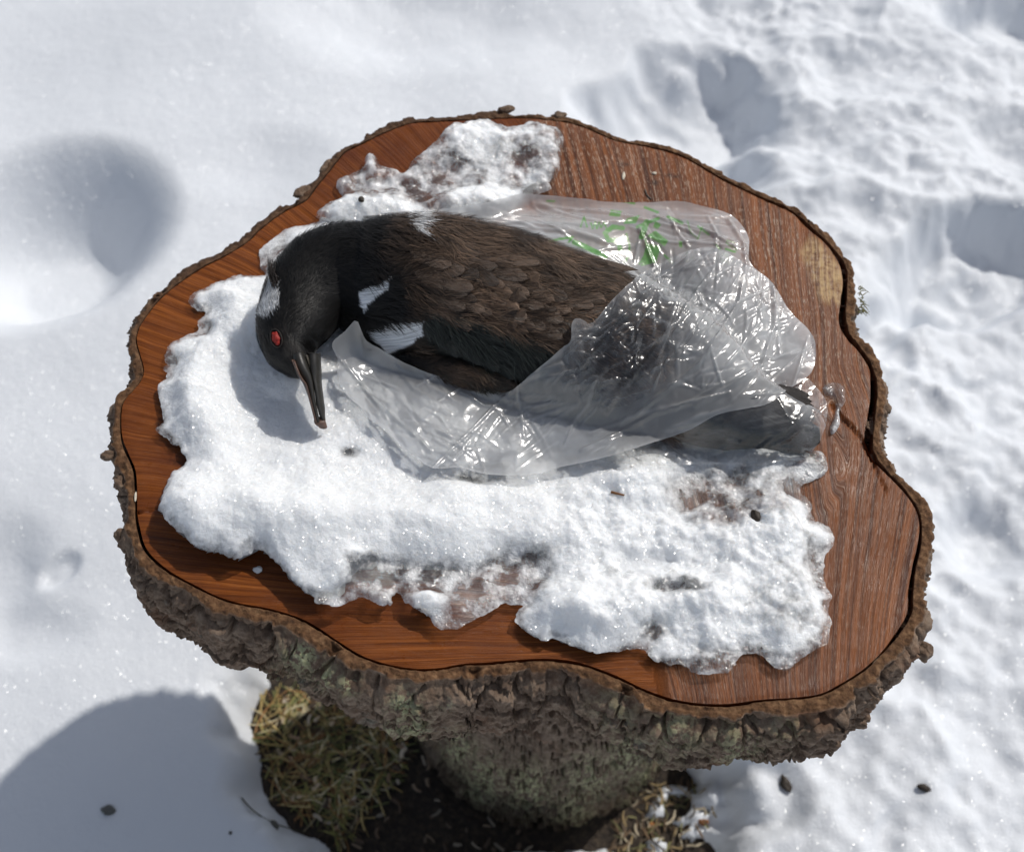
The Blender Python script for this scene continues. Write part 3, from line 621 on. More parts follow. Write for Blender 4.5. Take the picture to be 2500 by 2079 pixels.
ruf = 1 + .05 * fbm(sg, np.sin(tg) * .12, .030, 4, 3) + .02 * fbm(sg, np.cos(tg) * .12, .009, 3, 4)
BVv = SP[:, None, :3] + (SP[:, 3, None] * np.cos(TH))[..., None] * lat[:, None] * (1 + .35 * (ruf - 1))[..., None] + (SP[:, 4, None] * np.sin(TH))[..., None] * dep[:, None] * ruf[..., None]
bodyV = BVv.reshape(-1, 3); bodyF = grid_quads(ns_, NR, True)
BROWN, BLACK, WHITE = np.array([.125, .080, .052]), np.array([.0085, .0075, .0068]), np.array([.80, .82, .84])
GREENB, GREYB = np.array([.017, .020, .017]), np.array([.045, .034, .027])
WPOLY = [[(982, 512), (1000, 505), (1044, 505), (1040, 548), (1034, 584), (1014, 566), (994, 540)],
         [(872, 716), (905, 698), (953, 676), (944, 706), (908, 734), (888, 764), (878, 745)],
         [(896, 806), (958, 794), (1030, 788), (1036, 812), (996, 844), (946, 862), (912, 836)],
         [(661, 672), (672, 690), (682, 729), (680, 757), (660, 778), (634, 774), (636, 743), (650, 705)]]
def pigment(px, rnd, jitter=8.):
    """the plumage's own colours, mapped over the body"""
    x, y = px[..., 0], px[..., 1]
    n_ = fbm(x, y, 60., 3, 5); n2 = fbm(x, y, 16., 3, 6)
    b = ss(900, 1130, x + 150 * n_ + .25 * (640 - y))
    c = BLACK * (1 - b[..., None]) + BROWN * b[..., None]
    dk = ss(.05, .28, n_ + .4 * n2); c = c * (1 - .55 * dk[..., None])
    br = ss(.10, .3, fbm(x, y, 45., 3, 11)) * b; c = c * (1 + .55 * br[..., None])
    g = (1 - np.exp(-((x - 1100) / 130) ** 2 - ((y - 905 - .22 * (x - 1100)) / 22) ** 2)) * ss(-12, 12, seg_dist(x, y, [(1010, 775), (1075, 760), (1130, 775), (1370, 850), (1350, 900), (1250, 960), (1150, 955), (1110, 890), (1075, 935), (1060, 880)]) + 14 * n2)
    c = c * (1 - g[..., None]) + GREENB * g[..., None]
    for k, wp in enumerate(WPOLY):
        m = ss(-2, 2, seg_dist(x, y, wp) + (jitter if k < 3 else 2.5) * fbm(x * .35, y, 9., 3, 40 + k) * 2)
        if k == 0: m = m * ss(.28, .1, fbm(x, y * .35, 7., 2, 51))
        c = c * (1 - m[..., None]) + WHITE * m[..., None]
    tl = ss(1620, 1740, x); stv = vn((x - y * .9) / 160., (y + x * .22) / 9., 61); c = c * (1 - tl[..., None]) + tl[..., None] * (np.array([.012, .011, .010]) + .07 * ss(.62, .9, stv)[..., None])
    gl = ss(0, 14, seg_dist(x, y, [(650, 800), (700, 790), (740, 850), (740, 910), (690, 905), (655, 860)]))
    c = c * (1 - .8 * gl[..., None]) + .8 * gl[..., None] * np.array([.020, .0165, .014])
    return c * (.8 + .4 * rnd)[..., None]
bpx_ = PX(bodyV); nb_v = len(bodyV)
duck = empty('dead_duck', 'dead dark brown diving duck with black head, white bars and red eye lying on snow', 'bird')
duck.location = (0, 0, 0)
fz = np.zeros((nb_v, 3)); fz[:, 0] = sg.ravel() * 8; fz[:, 1] = np.cos(tg.ravel()) * 3
mesh('body', bodyV, bodyF, M_FEATHER, duck, vattrs={'pig': (lambda c: np.where(c.mean(1, keepdims=True) > .35, c, c * .75))(pigment(bpx_, np.full(nb_v, .5), 5.)), 'fuv': fz})
bvh = BVHTree.FromPolygons(bodyV.tolist(), bodyF.tolist())
def hit(px, tree=None):
    d = ray(px)[0]; d /= np.linalg.norm(d)
    loc, nor, i, ds = (tree or bvh).ray_cast(Vector(CAM), Vector(d))
    if loc is None: return None
    if nor.dot(Vector(d)) > 0: nor = -nor
    return np.array(loc), np.array(nor)
# --- feather shapes
def feather_shape(L, W, seed, curl=.06, camber=.18, ragged=.5, tip=.85, nu=9):
    r = np.random.default_rng(seed); us = np.linspace(0, 1, nu); vs = np.array([-1, -.6, 0, .6, 1.])
    wprof = np.clip(us / .22, 0, 1) ** .6 * np.sqrt(np.clip(1 - np.clip((us - tip * .55) / (1 - tip * .55), 0, 1) ** 2.6, 0, 1)) * .5 + .012
    V = []; A = []
    for i, u in enumerate(us):
        for v_ in vs:
            jag = 1 - (ragged * r.random() * .5 if abs(v_) == 1 else 0)
            x = L * (u - .04 * abs(v_) * (u > .6) + (ragged * (r.random() - .5) * .05 if abs(v_) > .6 else 0))
            V.append((x, W * wprof[i] * v_ * jag, W * (-camber * v_ * v_ * wprof[i] * 2) - L * curl * u * u)); A.append((u, v_, seed % 97))
    return np.array(V), grid_quads(nu, 5), np.array(A)
def frame(root, fdir, nor, tilt):
    n_ = nor / np.linalg.norm(nor); f = fdir - n_ * (fdir @ n_); f /= np.linalg.norm(f) + 1e-9
    f = f * math.cos(tilt) + n_ * math.sin(tilt); s_ = np.cross(n_, f); s_ /= np.linalg.norm(s_); n2 = np.cross(f, s_)
    return np.column_stack([f, s_, n2])
DARKENED = {}
def feather_mesh(kind, variant, L, W, pig, mat, **kw):
    k = (kind, variant)
    if k not in DARKENED:
        V, F, A = feather_shape(L, W, 11 * variant + len(kind), **kw)
        sh = np.clip(1 - 1.2 * np.abs(A[:, 1]) ** 8, .55, 1)[:, None]; shaft = (np.abs(A[:, 1]) < .1)[:, None]
        pg = pig * (.85 + .3 * A[:, :1]) * np.where(shaft, 1.25, 1.)
        ob = mesh('feather', V, F, mat, vattrs={'pig': pg, 'fuv': A}); me = ob.data; bpy.data.objects.remove(ob); DARKENED[k] = me
    return DARKENED[k]
def put(name, me, R, root, scale=(1, 1, 1)):
    o_ = link(name, me, duck)
    o_.matrix_local = Matrix([[*(R[i] * np.array(scale)), root[i]] for i in range(3)] + [[0, 0, 0, 1]]); return o_
# candidate spots over the visible side of the body
tail_dir = -ax_t                                        # spine was laid out tail -> bill
spots = []
for k in range(3600):
    i = int(rng.integers(20, ns_ - 1)); a = rng.uniform(-.25, math.pi + .25)
    if rng.random() > min(1., SP[i, 3] / .06 + .15): continue
    p = SP[i, :3] + SP[i, 3] * math.cos(a) * lat[i] + SP[i, 4] * math.sin(a) * dep[i]
    n_ = math.cos(a) / SP[i, 3] * lat[i] + math.sin(a) / SP[i, 4] * dep[i]; n_ /= np.linalg.norm(n_)
    spots.append((p, n_, -ax_t[i], i))
WB = [(1010, 770), (1075, 755), (1130, 770), (1370, 850), (1350, 900), (1250, 960), (1150, 955), (1060, 925)]
cnt = 0; stuffV, stuffF, stuffP, stuffU, n0 = [], [], [], [], 0
sp_px = PX(np.array([s[0] for s in spots])); sp_pig = pigment(sp_px, rng.random(len(spots)))
in_wb = seg_dist(sp_px[:, 0], sp_px[:, 1], WB) > -8
mess = np.exp(-((sp_px[:, 0] - 1230) / 190) ** 2 - ((sp_px[:, 1] - 730) / 90) ** 2)
order = np.argsort(-np.array([SP[s[3], 3] for s in spots]) + .02 * rng.random(len(spots)))
for oi in order:
    p, n_, f, i = spots[oi]; x, y = sp_px[oi]
    if x < 960 or x > 1600 or (x < 1060 and rng.random() < .5): continue
    if in_wb[oi] or max(seg_dist(np.array([x]), np.array([y]), w_)[0] for w_ in WPOLY[1:3]) > -22: continue
    side = np.cross(n_, f); ang = rng.normal(0, .28) + mess[oi] * rng.normal(0, .6)
    f = f * math.cos(ang) + side * math.sin(ang)
    big = ss(900, 1150, np.array(x)) ; L = (.010 + .021 * big) * rng.uniform(.75, 1.3); Wd = L * rng.uniform(.30, .48)
    pg = sp_pig[oi] * (.4 if x > 1600 else .8); lum = pg.mean()
    R = frame(p, f, n_, rng.uniform(.05, .20) + .15 * mess[oi] * rng.random())
    root = p + n_ * .0008 - f * L * .3
    if cnt < 0 and .02 < lum < .4 and x < 1600 and rng.random() < .55:
        kind = 'tan' if lum > .095 else ('brown' if lum > .05 else 'umber')
        pig = {'tan': np.array([.165, .108, .070]), 'brown': np.array([.095, .062, .042]), 'umber': np.array([.045, .032, .024])}[kind]
        me = feather_mesh(kind, int(rng.integers(0, 6)), .03, .0145, pig, M_FEATHER, ragged=.6, curl=.10, camber=.10, nu=11)
        put('feather', me, R, root, (L / .03, Wd / .0145, L / .03)); cnt += 1
    else:
        V, F, A = feather_shape(L, Wd, int(rng.integers(0, 9999)), .08, .10, .6, nu=7)
        stuffV.append(V @ R.T + root); stuffF.append(F + n0); n0 += len(V); stuffP.append(np.tile(pg, (len(V), 1)) * (.85 + .35 * A[:, :1])); stuffU.append(A)
tag(mesh('small_feathers', np.vstack(stuffV), np.vstack(stuffF), M_FEATHER, duck, vattrs={'pig': np.vstack(stuffP), 'fuv': np.vstack(stuffU)}), kind='stuff')
# --- flight feathers: root and tip spots, width, colour
def long_feather(name, root, tip, W, pig, kind, variant, lift=.003, mat=None, tl=.006):
    a, b = hit(root), hit(tip)
    if a is None and b is None: return
    if a is None: a = (U1(*root, b[0][2]), b[1])
    if b is None: b = (U1(*tip, max(a[0][2] - .02, HT + .02)), a[1])
    ra, rb = a[0] + a[1] * lift, b[0] + b[1] * tl
    L = np.linalg.norm(rb - ra); me = feather_mesh(kind, variant, .1, .014, pig, mat or M_GLOSSF, ragged=.35, curl=-.01, camber=.07, tip=.72, nu=26)
    R = frame(ra, rb - ra, a[1] + b[1], 0); f = (rb - ra) / L; n_ = a[1] + b[1]; n_ = n_ - f * (n_ @ f); n_ /= np.linalg.norm(n_)
    R = np.column_stack([f, np.cross(n_, f), n_]); put(name, me, R, ra, (L / .1, W / .014, W / .014))
for k, (r_, t_, w_, c_) in enumerate([((1180, 720), (1490, 790), .020, 'g'), ((1170, 690), (1510, 760), .019, 'g'), ((1160, 660), (1528, 735), .018, 'g'), ((1150, 632), (1542, 712), .018, 'g'), ((1145, 606), (1552, 692), .016, 'g'), ((1140, 585), (1566, 676), .015, 'b'), ((1070, 560), (1400, 640), .015, 'b'), ((1060, 590), (1330, 660), .018, 'b'), ((1080, 620), (1300, 690), .018, 'b'), ((1250, 590), (1470, 655), .012, 'b')]):
    long_feather('wing_feather', r_, t_, w_, GREENB if c_ == 'g' else BROWN * .6, 'flight' + c_, k % 4, .0034 + .0003 * k, None, .0048 + .0003 * k)
for k, (r_, t_, w_, c_) in enumerate([((1175, 790), (1362, 858), .017, 'b'), ((1150, 785), (1335, 885), .017, 'g'), ((1130, 780), (1300, 918), .018, 'g'), ((1115, 775), (1265, 925), .018, 'g'), ((1095, 770), (1230, 905), .018, 'g'), ((1080, 768), (1185, 888), .016, 'g'), ((1062, 768), (1125, 868), .013, 'g')]):
    long_feather('wing_feather', r_, t_, w_, GREENB if c_ == 'g' else BROWN * .6, 'flight' + c_, k % 4, .0025 + .0004 * k, None, .0045 + .0003 * k)
kb = 0
for row in range(7):
    for col in range(9):
        v_ = row / 6; u_ = (8 - col) / 8
        rx = 1015 + 380 * u_ + 25 * v_ + random.uniform(-16, 16); ry = 580 + 118 * u_ + (40 + 150 * v_) * (1 - .25 * u_) + random.uniform(-10, 10)
        if rx > 1400 or seg_dist(np.array([rx]), np.array([ry]), WB)[0] > -18: continue
        L = random.uniform(110, 165); an = .33 + random.gauss(0, .10) + .10 * (v_ - .4); tx, ty = rx + L * math.cos(an), ry + L * math.sin(an)
        if hit((rx, ry)) is None or hit((tx, ty)) is None: continue
        kd = kb % 3; long_feather('wing_feather', (rx, ry), (tx, ty), random.uniform(.011, .016), BROWN * (.38, .62, .90)[kd], 'covert%d' % kd, kb % 5, .0040 - .0002 * row, M_GLOSSF, .0066 + random.uniform(0, .0012)); kb += 1
# the humped leading edge of the near wing
WH = []
for x, y, r_ in [(982, 866, .003), (996, 870, .0068), (1045, 882, .0092), (1100, 898, .0112), (1160, 914, .0115), (1225, 932, .0095), (1275, 942, .002)]:
    h_ = hit((x, y)) or (U1(x, y, HT + .045), np.array([0, -.5, .8])); WH.append([*(h_[0] + h_[1] * .0035), r_, r_])
WH = np.array(WH)
for _ in range(3): WH[1:-1, :3] = (WH[:-2, :3] + 2 * WH[1:-1, :3] + WH[2:, :3]) / 4
wp_ = catmull(WH, 14); V, F = tube(wp_[:, :3], wp_[:, 3], 26)
V = V * 1.0; wpx_ = PX(V); pw = np.tile(BROWN * .95, (len(V), 1)) * (1 + .5 * fbm(wpx_[:, 0], wpx_[:, 1] * 3, 30., 3, 3))[:, None]
A = np.column_stack([wpx_[:, 0] * .01, wpx_[:, 1] * .02, 0 * wpx_[:, 0]])
V_WE, F_WE = V, F
mesh('wing_edge', V, F, M_FEATHER, duck, vattrs={'pig': pw, 'fuv': A}); wing_bvh = BVHTree.FromPolygons(V.tolist(), F.tolist())
# tail
for k in range(11):
    u = k / 10 - .5
    long_feather('tail_feather', (1760 + 20 * abs(u), 1010 + 120 * u), (1990 - 70 * u * u - 10 * u, 1034 + 130 * u), .018, GREYB * .45, 'tail', k % 3, .001 + .0006 * (k % 3), M_GLOSSF, .0025 + .0006 * (k % 3))
# --- fine barbs and down: short strands lying along the plumage
def strands(name, n, cond, L0, L1, wid, tilt, dark, seed, off0=0., var=(.6, 1.5), src=None):
    r = np.random.default_rng(seed)
    if src is None:
        i = r.integers(12, ns_ - 4, n); a = r.uniform(-.35, math.pi + .35, n)
        p = SP[i, :3] + (SP[i, 3] * np.cos(a))[:, None] * lat[i] + (SP[i, 4] * np.sin(a))[:, None] * dep[i]
        nn = (np.cos(a) / SP[i, 3])[:, None] * lat[i] + (np.sin(a) / SP[i, 4])[:, None] * dep[i]; nn /= np.linalg.norm(nn, axis=1)[:, None]; f = -ax_t[i]
    else: p, nn, f = src
    px = PX(p); keep = cond(px) & (np.max([seg_dist(px[:, 0], px[:, 1], w_) for w_ in WPOLY[1:3]], axis=0) < -7); p, nn, f, px = p[keep], nn[keep], f[keep], px[keep]; m = len(p)
    s_ = np.cross(nn, f)
    ang = (r.normal(0, .20, m) + 1.1 * fbm(px[:, 0], px[:, 1], 42., 2, 71))[:, None]           # tufts part and cross
    f = f * np.cos(ang) + s_ * np.sin(ang); s_ = np.cross(nn, f)
    L = r.uniform(L0, L1, m)[:, None]; tl = r.uniform(tilt * .3, tilt, m)[:, None]
    off = off0 * r.random(m)[:, None] + .0004; q0 = p + nn * off; q1 = p + f * L * .5 + nn * (L * tl * .6 + off); q2 = p + f * L + nn * (L * tl * .7 + off)
    V = np.stack([q0 - s_ * wid, q0 + s_ * wid, q1 - s_ * wid * .8, q1 + s_ * wid * .8, q2], 1).reshape(-1, 3)
    b = np.arange(m)[:, None] * 5
    pg = pigment(px, r.random(m)) * dark * r.uniform(*var, m)[:, None]
    uv = np.column_stack([r.random(m), r.random(m), r.random(m)])
    tag(mesh(name, V, [b + np.array([0, 1, 3, 2]), b + np.array([2, 3, 4])], M_FEATHER, duck, vattrs={'pig': np.clip(np.repeat(pg, 5, 0), 0, .85), 'fuv': np.repeat(uv, 5, 0)}), kind='stuff')
strands('head_down', 60000, lambda q: q[:, 0] < 930, .005, .010, .00024, .42, .9, 1, 0., (.3, 1.8))
strands('body_down', 80000, lambda q: (q[:, 0] >= 880) & (q[:, 0] < 1650) & (seg_dist(q[:, 0], q[:, 1], WB) < 5), .008, .018, .00022, .22, 1.0, 2, .0064, (.45, 1.7))
rw = np.random.default_rng(5); fi = rw.integers(0, len(F_WE), 9000); wv = V_WE[F_WE[fi]]; wp0 = wv[:, 0] + (wv[:, 1] - wv[:, 0]) * rw.random((9000, 1)) + (wv[:, 3] - wv[:, 0]) * rw.random((9000, 1))
wn_ = np.cross(wv[:, 1] - wv[:, 0], wv[:, 3] - wv[:, 0]); wn_ /= np.linalg.norm(wn_, axis=1)[:, None] + 1e-12
cc = np.array([wp_[np.argmin(((wp_[:, :3] - q) ** 2).sum(1)), :3] for q in wp0]); wn_ *= np.sign(((wp0 - cc) * wn_).sum(1))[:, None]
wd = np.tile(U1(1250, 960, HT + .04) - U1(1000, 872, HT + .05), (9000, 1)); wd /= np.linalg.norm(wd[0]); wd -= wn_ * (wd * wn_).sum(1)[:, None]; wd /= np.linalg.norm(wd, axis=1)[:, None] + 1e-9
strands('wing_down', 0, lambda q: q[:, 0] > 0, .005, .012, .00024, .2, 1.0, 8, .0006, (.5, 1.7), (wp0, wn_, wd))
r9 = np.random.default_rng(9); pts9 = []
for k in range(5200):
    h_ = hit((r9.uniform(1040, 1370), r9.uniform(765, 955)))
    if h_ is not None: pts9.append(h_)
p9 = np.array([q[0] for q in pts9]); n9 = np.array([q[1] for q in pts9]); e9 = PX(p9)
d9 = np.array([U1(1290, 935, HT + .04) - U1(1100, 775, HT + .075)]) + 0 * p9; d9 -= n9 * (d9 * n9).sum(1)[:, None]; d9 /= np.linalg.norm(d9, axis=1)[:, None]
strands('wing_barbs', 0, lambda q: (seg_dist(q[:, 0], q[:, 1], WB) > -4) & (q[:, 1] - .42 * (q[:, 0] - 1050) < 812), .010, .020, .00026, .10, 1.3, 10, .0085, (.4, 2.2), (p9, n9, d9))
# crest wisps behind the white crown
Vs, Fs, n0 = [], [], 0
for k in range(60):
    a_ = hit((672 + random.uniform(-6, 8), 690 + random.uniform(-12, 20)))
    if a_ is None: continue
    e_ = U1(660 + random.uniform(-8, 14), 632 + random.uniform(-6, 30), a_[0][2] + random.uniform(.0, .012))
    P = np.array([a_[0], (a_[0] + e_) / 2 + np.array([-.002, 0, .002]), e_]); v_, f_ = tube(P, [.0005, .0004, .0001], 3); Vs.append(v_); Fs.append(f_ + n0); n0 += len(v_)
v_ = np.vstack(Vs); tag(mesh('crest', v_, np.vstack(Fs), M_FEATHER, duck, vattrs={'pig': np.tile([.016, .011, .009], (len(v_), 1)), 'fuv': v_ * 40}), kind='stuff')
# --- eye
eh = hit((676, 826)); ev = []
n_, m_ = 16, 24
R = frame(eh[0], U1(690, 930, HT + .06) - eh[0], eh[1], 0)
th = np.linspace(0, math.pi, n_)[:, None]; ph = np.linspace(0, 2 * math.pi, m_, endpoint=False)[None]
e = np.stack([np.sin(th) * np.cos(ph), np.sin(th) * np.sin(ph), np.cos(th) * np.ones_like(ph)], -1).reshape(-1, 3)
e = e * (1 + .5 * fbm(e[:, 0] * 2 + 5, e[:, 1] * 2 + e[:, 2], .5, 3, 2))[:, None]
eye_o = mesh('eye', (e * [.0060, .0033, .0014]) @ R.T + eh[0] + eh[1] * .0012, grid_quads(n_, m_, True), plain('red_eye', (.34, .026, .018), .5, .35, .7, 700, .9), duck)
rg = [eh[0] + eh[1] * .0013 + R[:, 0] * .0078 * math.cos(q) + R[:, 1] * .0050 * math.sin(q) for q in np.linspace(0, 2 * math.pi, 26)]
V, F = tube(rg, .0006, 8); mesh('eyelid', V, F, plain('eyelid', (.020, .015, .012), .7), eye_o)
# --- bill: two mandibles with a dark gap, a nail and toothed edges
M_BILL = plain('bill_horn', (.030, .028, .024), .34, .55, .5, 240, .3); M_BILLP = plain('bill_edge', (.13, .075, .055), .4, .5, .5, 300, .4)
M_TOOTH = plain('bill_tooth', (.16, .14, .11), .45, .5, .3, 900, .2); M_GAPE = plain('gape', (.006, .004, .004), .7)
def bill_piece(name, outline_a, outline_b, z0, z1, thick, mat, k=14):
    A_ = catmull(np.array(outline_a, float), 10); B_ = catmull(np.array(outline_b, float), 10); n_ = min(len(A_), len(B_)); A_, B_ = A_[:n_], B_[:n_]
    zz = np.linspace(z0, z1, n_); pa = np.array([U1(*q, HT + z) for q, z in zip(A_, zz)]); pb = np.array([U1(*q, HT + z) for q, z in zip(B_, zz)])
    c = (pa + pb) / 2; h = (pb - pa) / 2; up = np.cross(h, np.gradient(c, axis=0)); up /= np.linalg.norm(up, axis=1)[:, None]; up *= np.sign(up[:, 2:3])
    th = np.arange(k) * 2 * math.pi / k; tk = np.linspace(thick[0], thick[1], n_)
    V = c[:, None] + np.cos(th)[None, :, None] * h[:, None] + (tk[:, None] * np.sin(th))[..., None] * up[:, None]
    V = V.reshape(-1, 3); F = grid_quads(n_, k, True); V = np.vstack([V, c[:1], c[-1:]])
    i0 = np.arange(k); capa = np.stack([i0, (i0 + 1) % k, np.full(k, len(V) - 2)], 1); capb = np.stack([(i0 + 1) % k, i0, np.full(k, len(V) - 1)], 1) + np.array([1, 1, 0]) * (n_ - 1) * k
    return mesh(name, V, [F, capa, capb], mat, duck)
um = bill_piece('upper_mandible', [(708, 868), (722, 908), (741, 935), (750, 960), (757, 985), (764, 1010), (770, 1032)], [(742, 856), (751, 890), (759, 918), (766, 950), (771, 980), (776, 1005), (782, 1030)], .051, .024, (.009, .0035), M_BILL)
lm = bill_piece('lower_mandible', [(748, 862), (757, 890), (764, 918), (770, 950), (775, 980), (780, 1005), (786, 1027)], [(783, 862), (783, 900), (782, 928), (786, 960), (789, 990), (792, 1010), (795, 1027)], .047, .023, (.010, .003), M_BILL)
bill_piece('gape', [(742, 852), (752, 890), (760, 918), (767, 950), (773, 985), (778, 1010)], [(750, 852), (758, 890), (765, 918), (771, 950), (777, 985), (781, 1010)], .045, .021, (.004, .0015), M_GAPE)
bill_piece('bill_nail', [(766, 1028), (770, 1036), (779, 1041)], [(794, 1024), (797, 1034), (799, 1043)], .026, .021, (.0045, .002), M_BILLP)
bill_piece('bill_ridge', [(712, 880), (728, 916), (744, 940), (754, 972), (762, 1002), (769, 1030)], [(720, 878), (733, 914), (748, 938), (757, 970), (765, 1000), (772, 1028)], .056, .0275, (.004, .002), M_BILLP)
Vs, Fs, n0 = [], [], 0
for k in range(34):
    u = k / 33; q = np.array([747 + 33 * u + 4 * math.sin(u * 3), 868 + 148 * u]); z = .0535 - .029 * u
    a_ = U1(*q, HT + z); b_ = U1(q[0] + 6 - 2 * u, q[1] + 1.5, HT + z - .001); v_, f_ = tube([a_, (a_ + b_) / 2, b_], [.0007, .0006, .0002], 5); Vs.append(v_); Fs.append(f_ + n0); n0 += len(v_)
mesh('bill_teeth', np.vstack(Vs), np.vstack(Fs), M_TOOTH, um)

# ------------------------------------------------------------------ the plastic bag
bag = empty('plastic_bag', 'crumpled clear plastic bag with torn green print wrapped round the rear of the bird', 'plastic bag')
bag.location = (0, 0, 0)
bx = np.arange(-.16, .285, .0010); by = np.arange(-.10, .245, .0010); GX, GY = np.meshgrid(bx, by)
sub = SUP[np.clip(((GY - hy[0]) / ST).round().astype(int), 0, len(hy) - 1), np.clip(((GX - hx[0]) / ST).round().astype(int), 0, len(hx) - 1)]
HB = np.full(GX.shape, HT)
st_ = 4
for i in range(0, GX.shape[0], st_):
    for j in range(0, GX.shape[1], st_):
        h_ = bvh.ray_cast(Vector((GX[i, j], GY[i, j], 1.)), Vector((0, 0, -1)))[0]
        if h_ is not None: HB[i:i + st_, j:j + st_] = h_.z
HB = blur(HB, 2, 1)
def dil(a, n):
    for ax in (0, 1):
        r = a.copy()
        for k in range(1, n + 1): r = np.maximum(r, np.maximum(np.roll(a, k, ax), np.roll(a, -k, ax)))
        a = r
    return a
def tri(x): return np.abs((x % 1.0) - .5) * 2 - .5
def crumple(x, y, seed, scale, n=7):
    r = np.random.default_rng(seed); h = 0; wx_ = x + .35 * scale * fbm(x, y, scale * 1.3, 3, seed); wy_ = y + .35 * scale * fbm(x, y, scale * 1.3, 3, seed + 50)
    for k in range(n):
        a = r.uniform(0, math.pi); lam = scale * r.uniform(.6, 1.7); m = ss(-.05, .22, fbm(x, y, scale * 1.8, 2, seed + 100 + k))
        h = h + lam * tri((wx_ * math.cos(a) + wy_ * math.sin(a)) / lam + r.random()) * m
    return h / n
def film(name, poly, Hs, milk, prt=None, sdj=2.0, crease=.5):
    p = PX(np.stack([GX, GY, Hs], -1)); sd = seg_dist(p[..., 0], p[..., 1], resample_closed(np.array(poly, float), 230)[0], True, 30.) + sdj * fbm(GX, GY, .012, 3, 9)
    pr = prt(p[..., 0], p[..., 1]) if prt else np.zeros(GX.shape)
    dt = np.stack([GX, GY, Hs, milk + .10 * ss(7, 0, sd), pr, crease + 0 * GX], -1).reshape(-1, 6)
    A, Tt = clip(dt, grid_tris(*GX.shape), sd.ravel())
    return mesh(name, A[:, :3], Tt, M_FILM, bag, attrs={'milk': A[:, 3], 'print': A[:, 4], 'crease': A[:, 5]})
def creases(px, py, region, n, L0, L1, ang, spread, h0, h1, w0, w1, seed):
    r = random.Random(seed); H = np.zeros(px.shape); x0, y0, x1, y1 = region
    for _ in range(n):
        x, y = r.uniform(x0, x1), r.uniform(y0, y1); a = math.radians(ang + r.gauss(0, spread)); L = r.uniform(L0, L1); h = r.uniform(h0, h1) * (1 if r.random() < .72 else -.8); w_ = r.uniform(w0, w1)
        b = a + r.gauss(0, .18); m = (x + L * .5 * math.cos(a), y + L * .5 * math.sin(a)); e_ = (m[0] + L * .5 * math.cos(b), m[1] + L * .5 * math.sin(b))
        d = seg_dist(px, py, [(x, y), m, e_], False, w_ + 1.)
        tp = np.clip(1 - np.hypot(px - m[0], py - m[1]) / (L * .55), 0, 1)
        H += h * np.clip(1 - d / w_, 0, 1) * np.sqrt(tp)
    return H
def ridge(px, py, pts, h, w_): return h * np.clip(1 - seg_dist(px, py, pts, False, 40.) / w_, 0, 1) ** 1.3
# printed marks: (image polyline or polygon)
def zr(pts): return [(a / 2.2975 + 1300, b / 2.2975 + 440) for a, b in pts]
STROKES = [([(270, 262), (290, 205), (306, 262)], 4), ([(328, 240), (338, 272), (352, 234), (360, 270)], 4), ([(362, 272), (374, 236), (386, 266), (400, 236), (416, 270)], 4), ([(505, 268), (450, 262), (408, 296), (425, 335), (478, 338), (492, 385)], 13), ([(588, 262), (640, 240), (705, 215)], 9), ([(640, 235), (612, 318)], 16), ([(480, 110), (570, 130)], 7), ([(630, 152), (702, 180)], 7), ([(760, 206), (840, 240)], 8), ([(868, 228), (888, 292), (928, 330), (950, 262), (962, 290)], 2.5), ([(928, 258), (990, 306)], 5), ([(80, 118), (124, 120)], 4), ([(88, 346), (150, 330), (225, 320), (205, 345)], 6), ([(235, 348), (290, 370), (340, 395), (410, 425)], 14), ([(528, 300), (545, 370), (540, 420), (520, 455)], 5), ([(635, 330), (640, 400), (600, 470)], 4), ([(740, 420), (790, 470)], 5), ([(1062, 472), (1066, 424), (1096, 416), (1090, 446), (1066, 452), (1106, 472)], 5), ([(1085, 386), (1136, 402)], 6), ([(1085, 350), (1146, 392)], 2.5), ([(1090, 338), (1130, 350)], 2.5), ([(868, 456), (900, 434)], 5), ([(1030, 362), (1052, 390)], 4), ([(900, 560), (960, 640)], 5)]
POLYS = [[(440, 165), (502, 173), (490, 206), (428, 200)], [(530, 215), (602, 195), (580, 242), (508, 246)], [(690, 228), (722, 250), (702, 276), (676, 262)], [(690, 282), (762, 340), (742, 372), (640, 312)], [(640, 352), (722, 372), (692, 462), (608, 482)], [(820, 340), (842, 345), (838, 380), (822, 372)]]
def printed(x, y):
    m = np.zeros(x.shape)
    for pts, w_ in STROKES: m = np.maximum(m, ss(1.4, -1.0, seg_dist(x, y, zr(pts), False, 20.) - w_ / 2.2975))
    for pts in POLYS: m = np.maximum(m, ss(-1.2, 1.2, seg_dist(x, y, zr(pts), True, 10.)))
    return m
gpx = PX(np.stack([GX, GY, np.maximum(sub, HT + .02)], -1)); QX, QY = gpx[..., 0], gpx[..., 1]
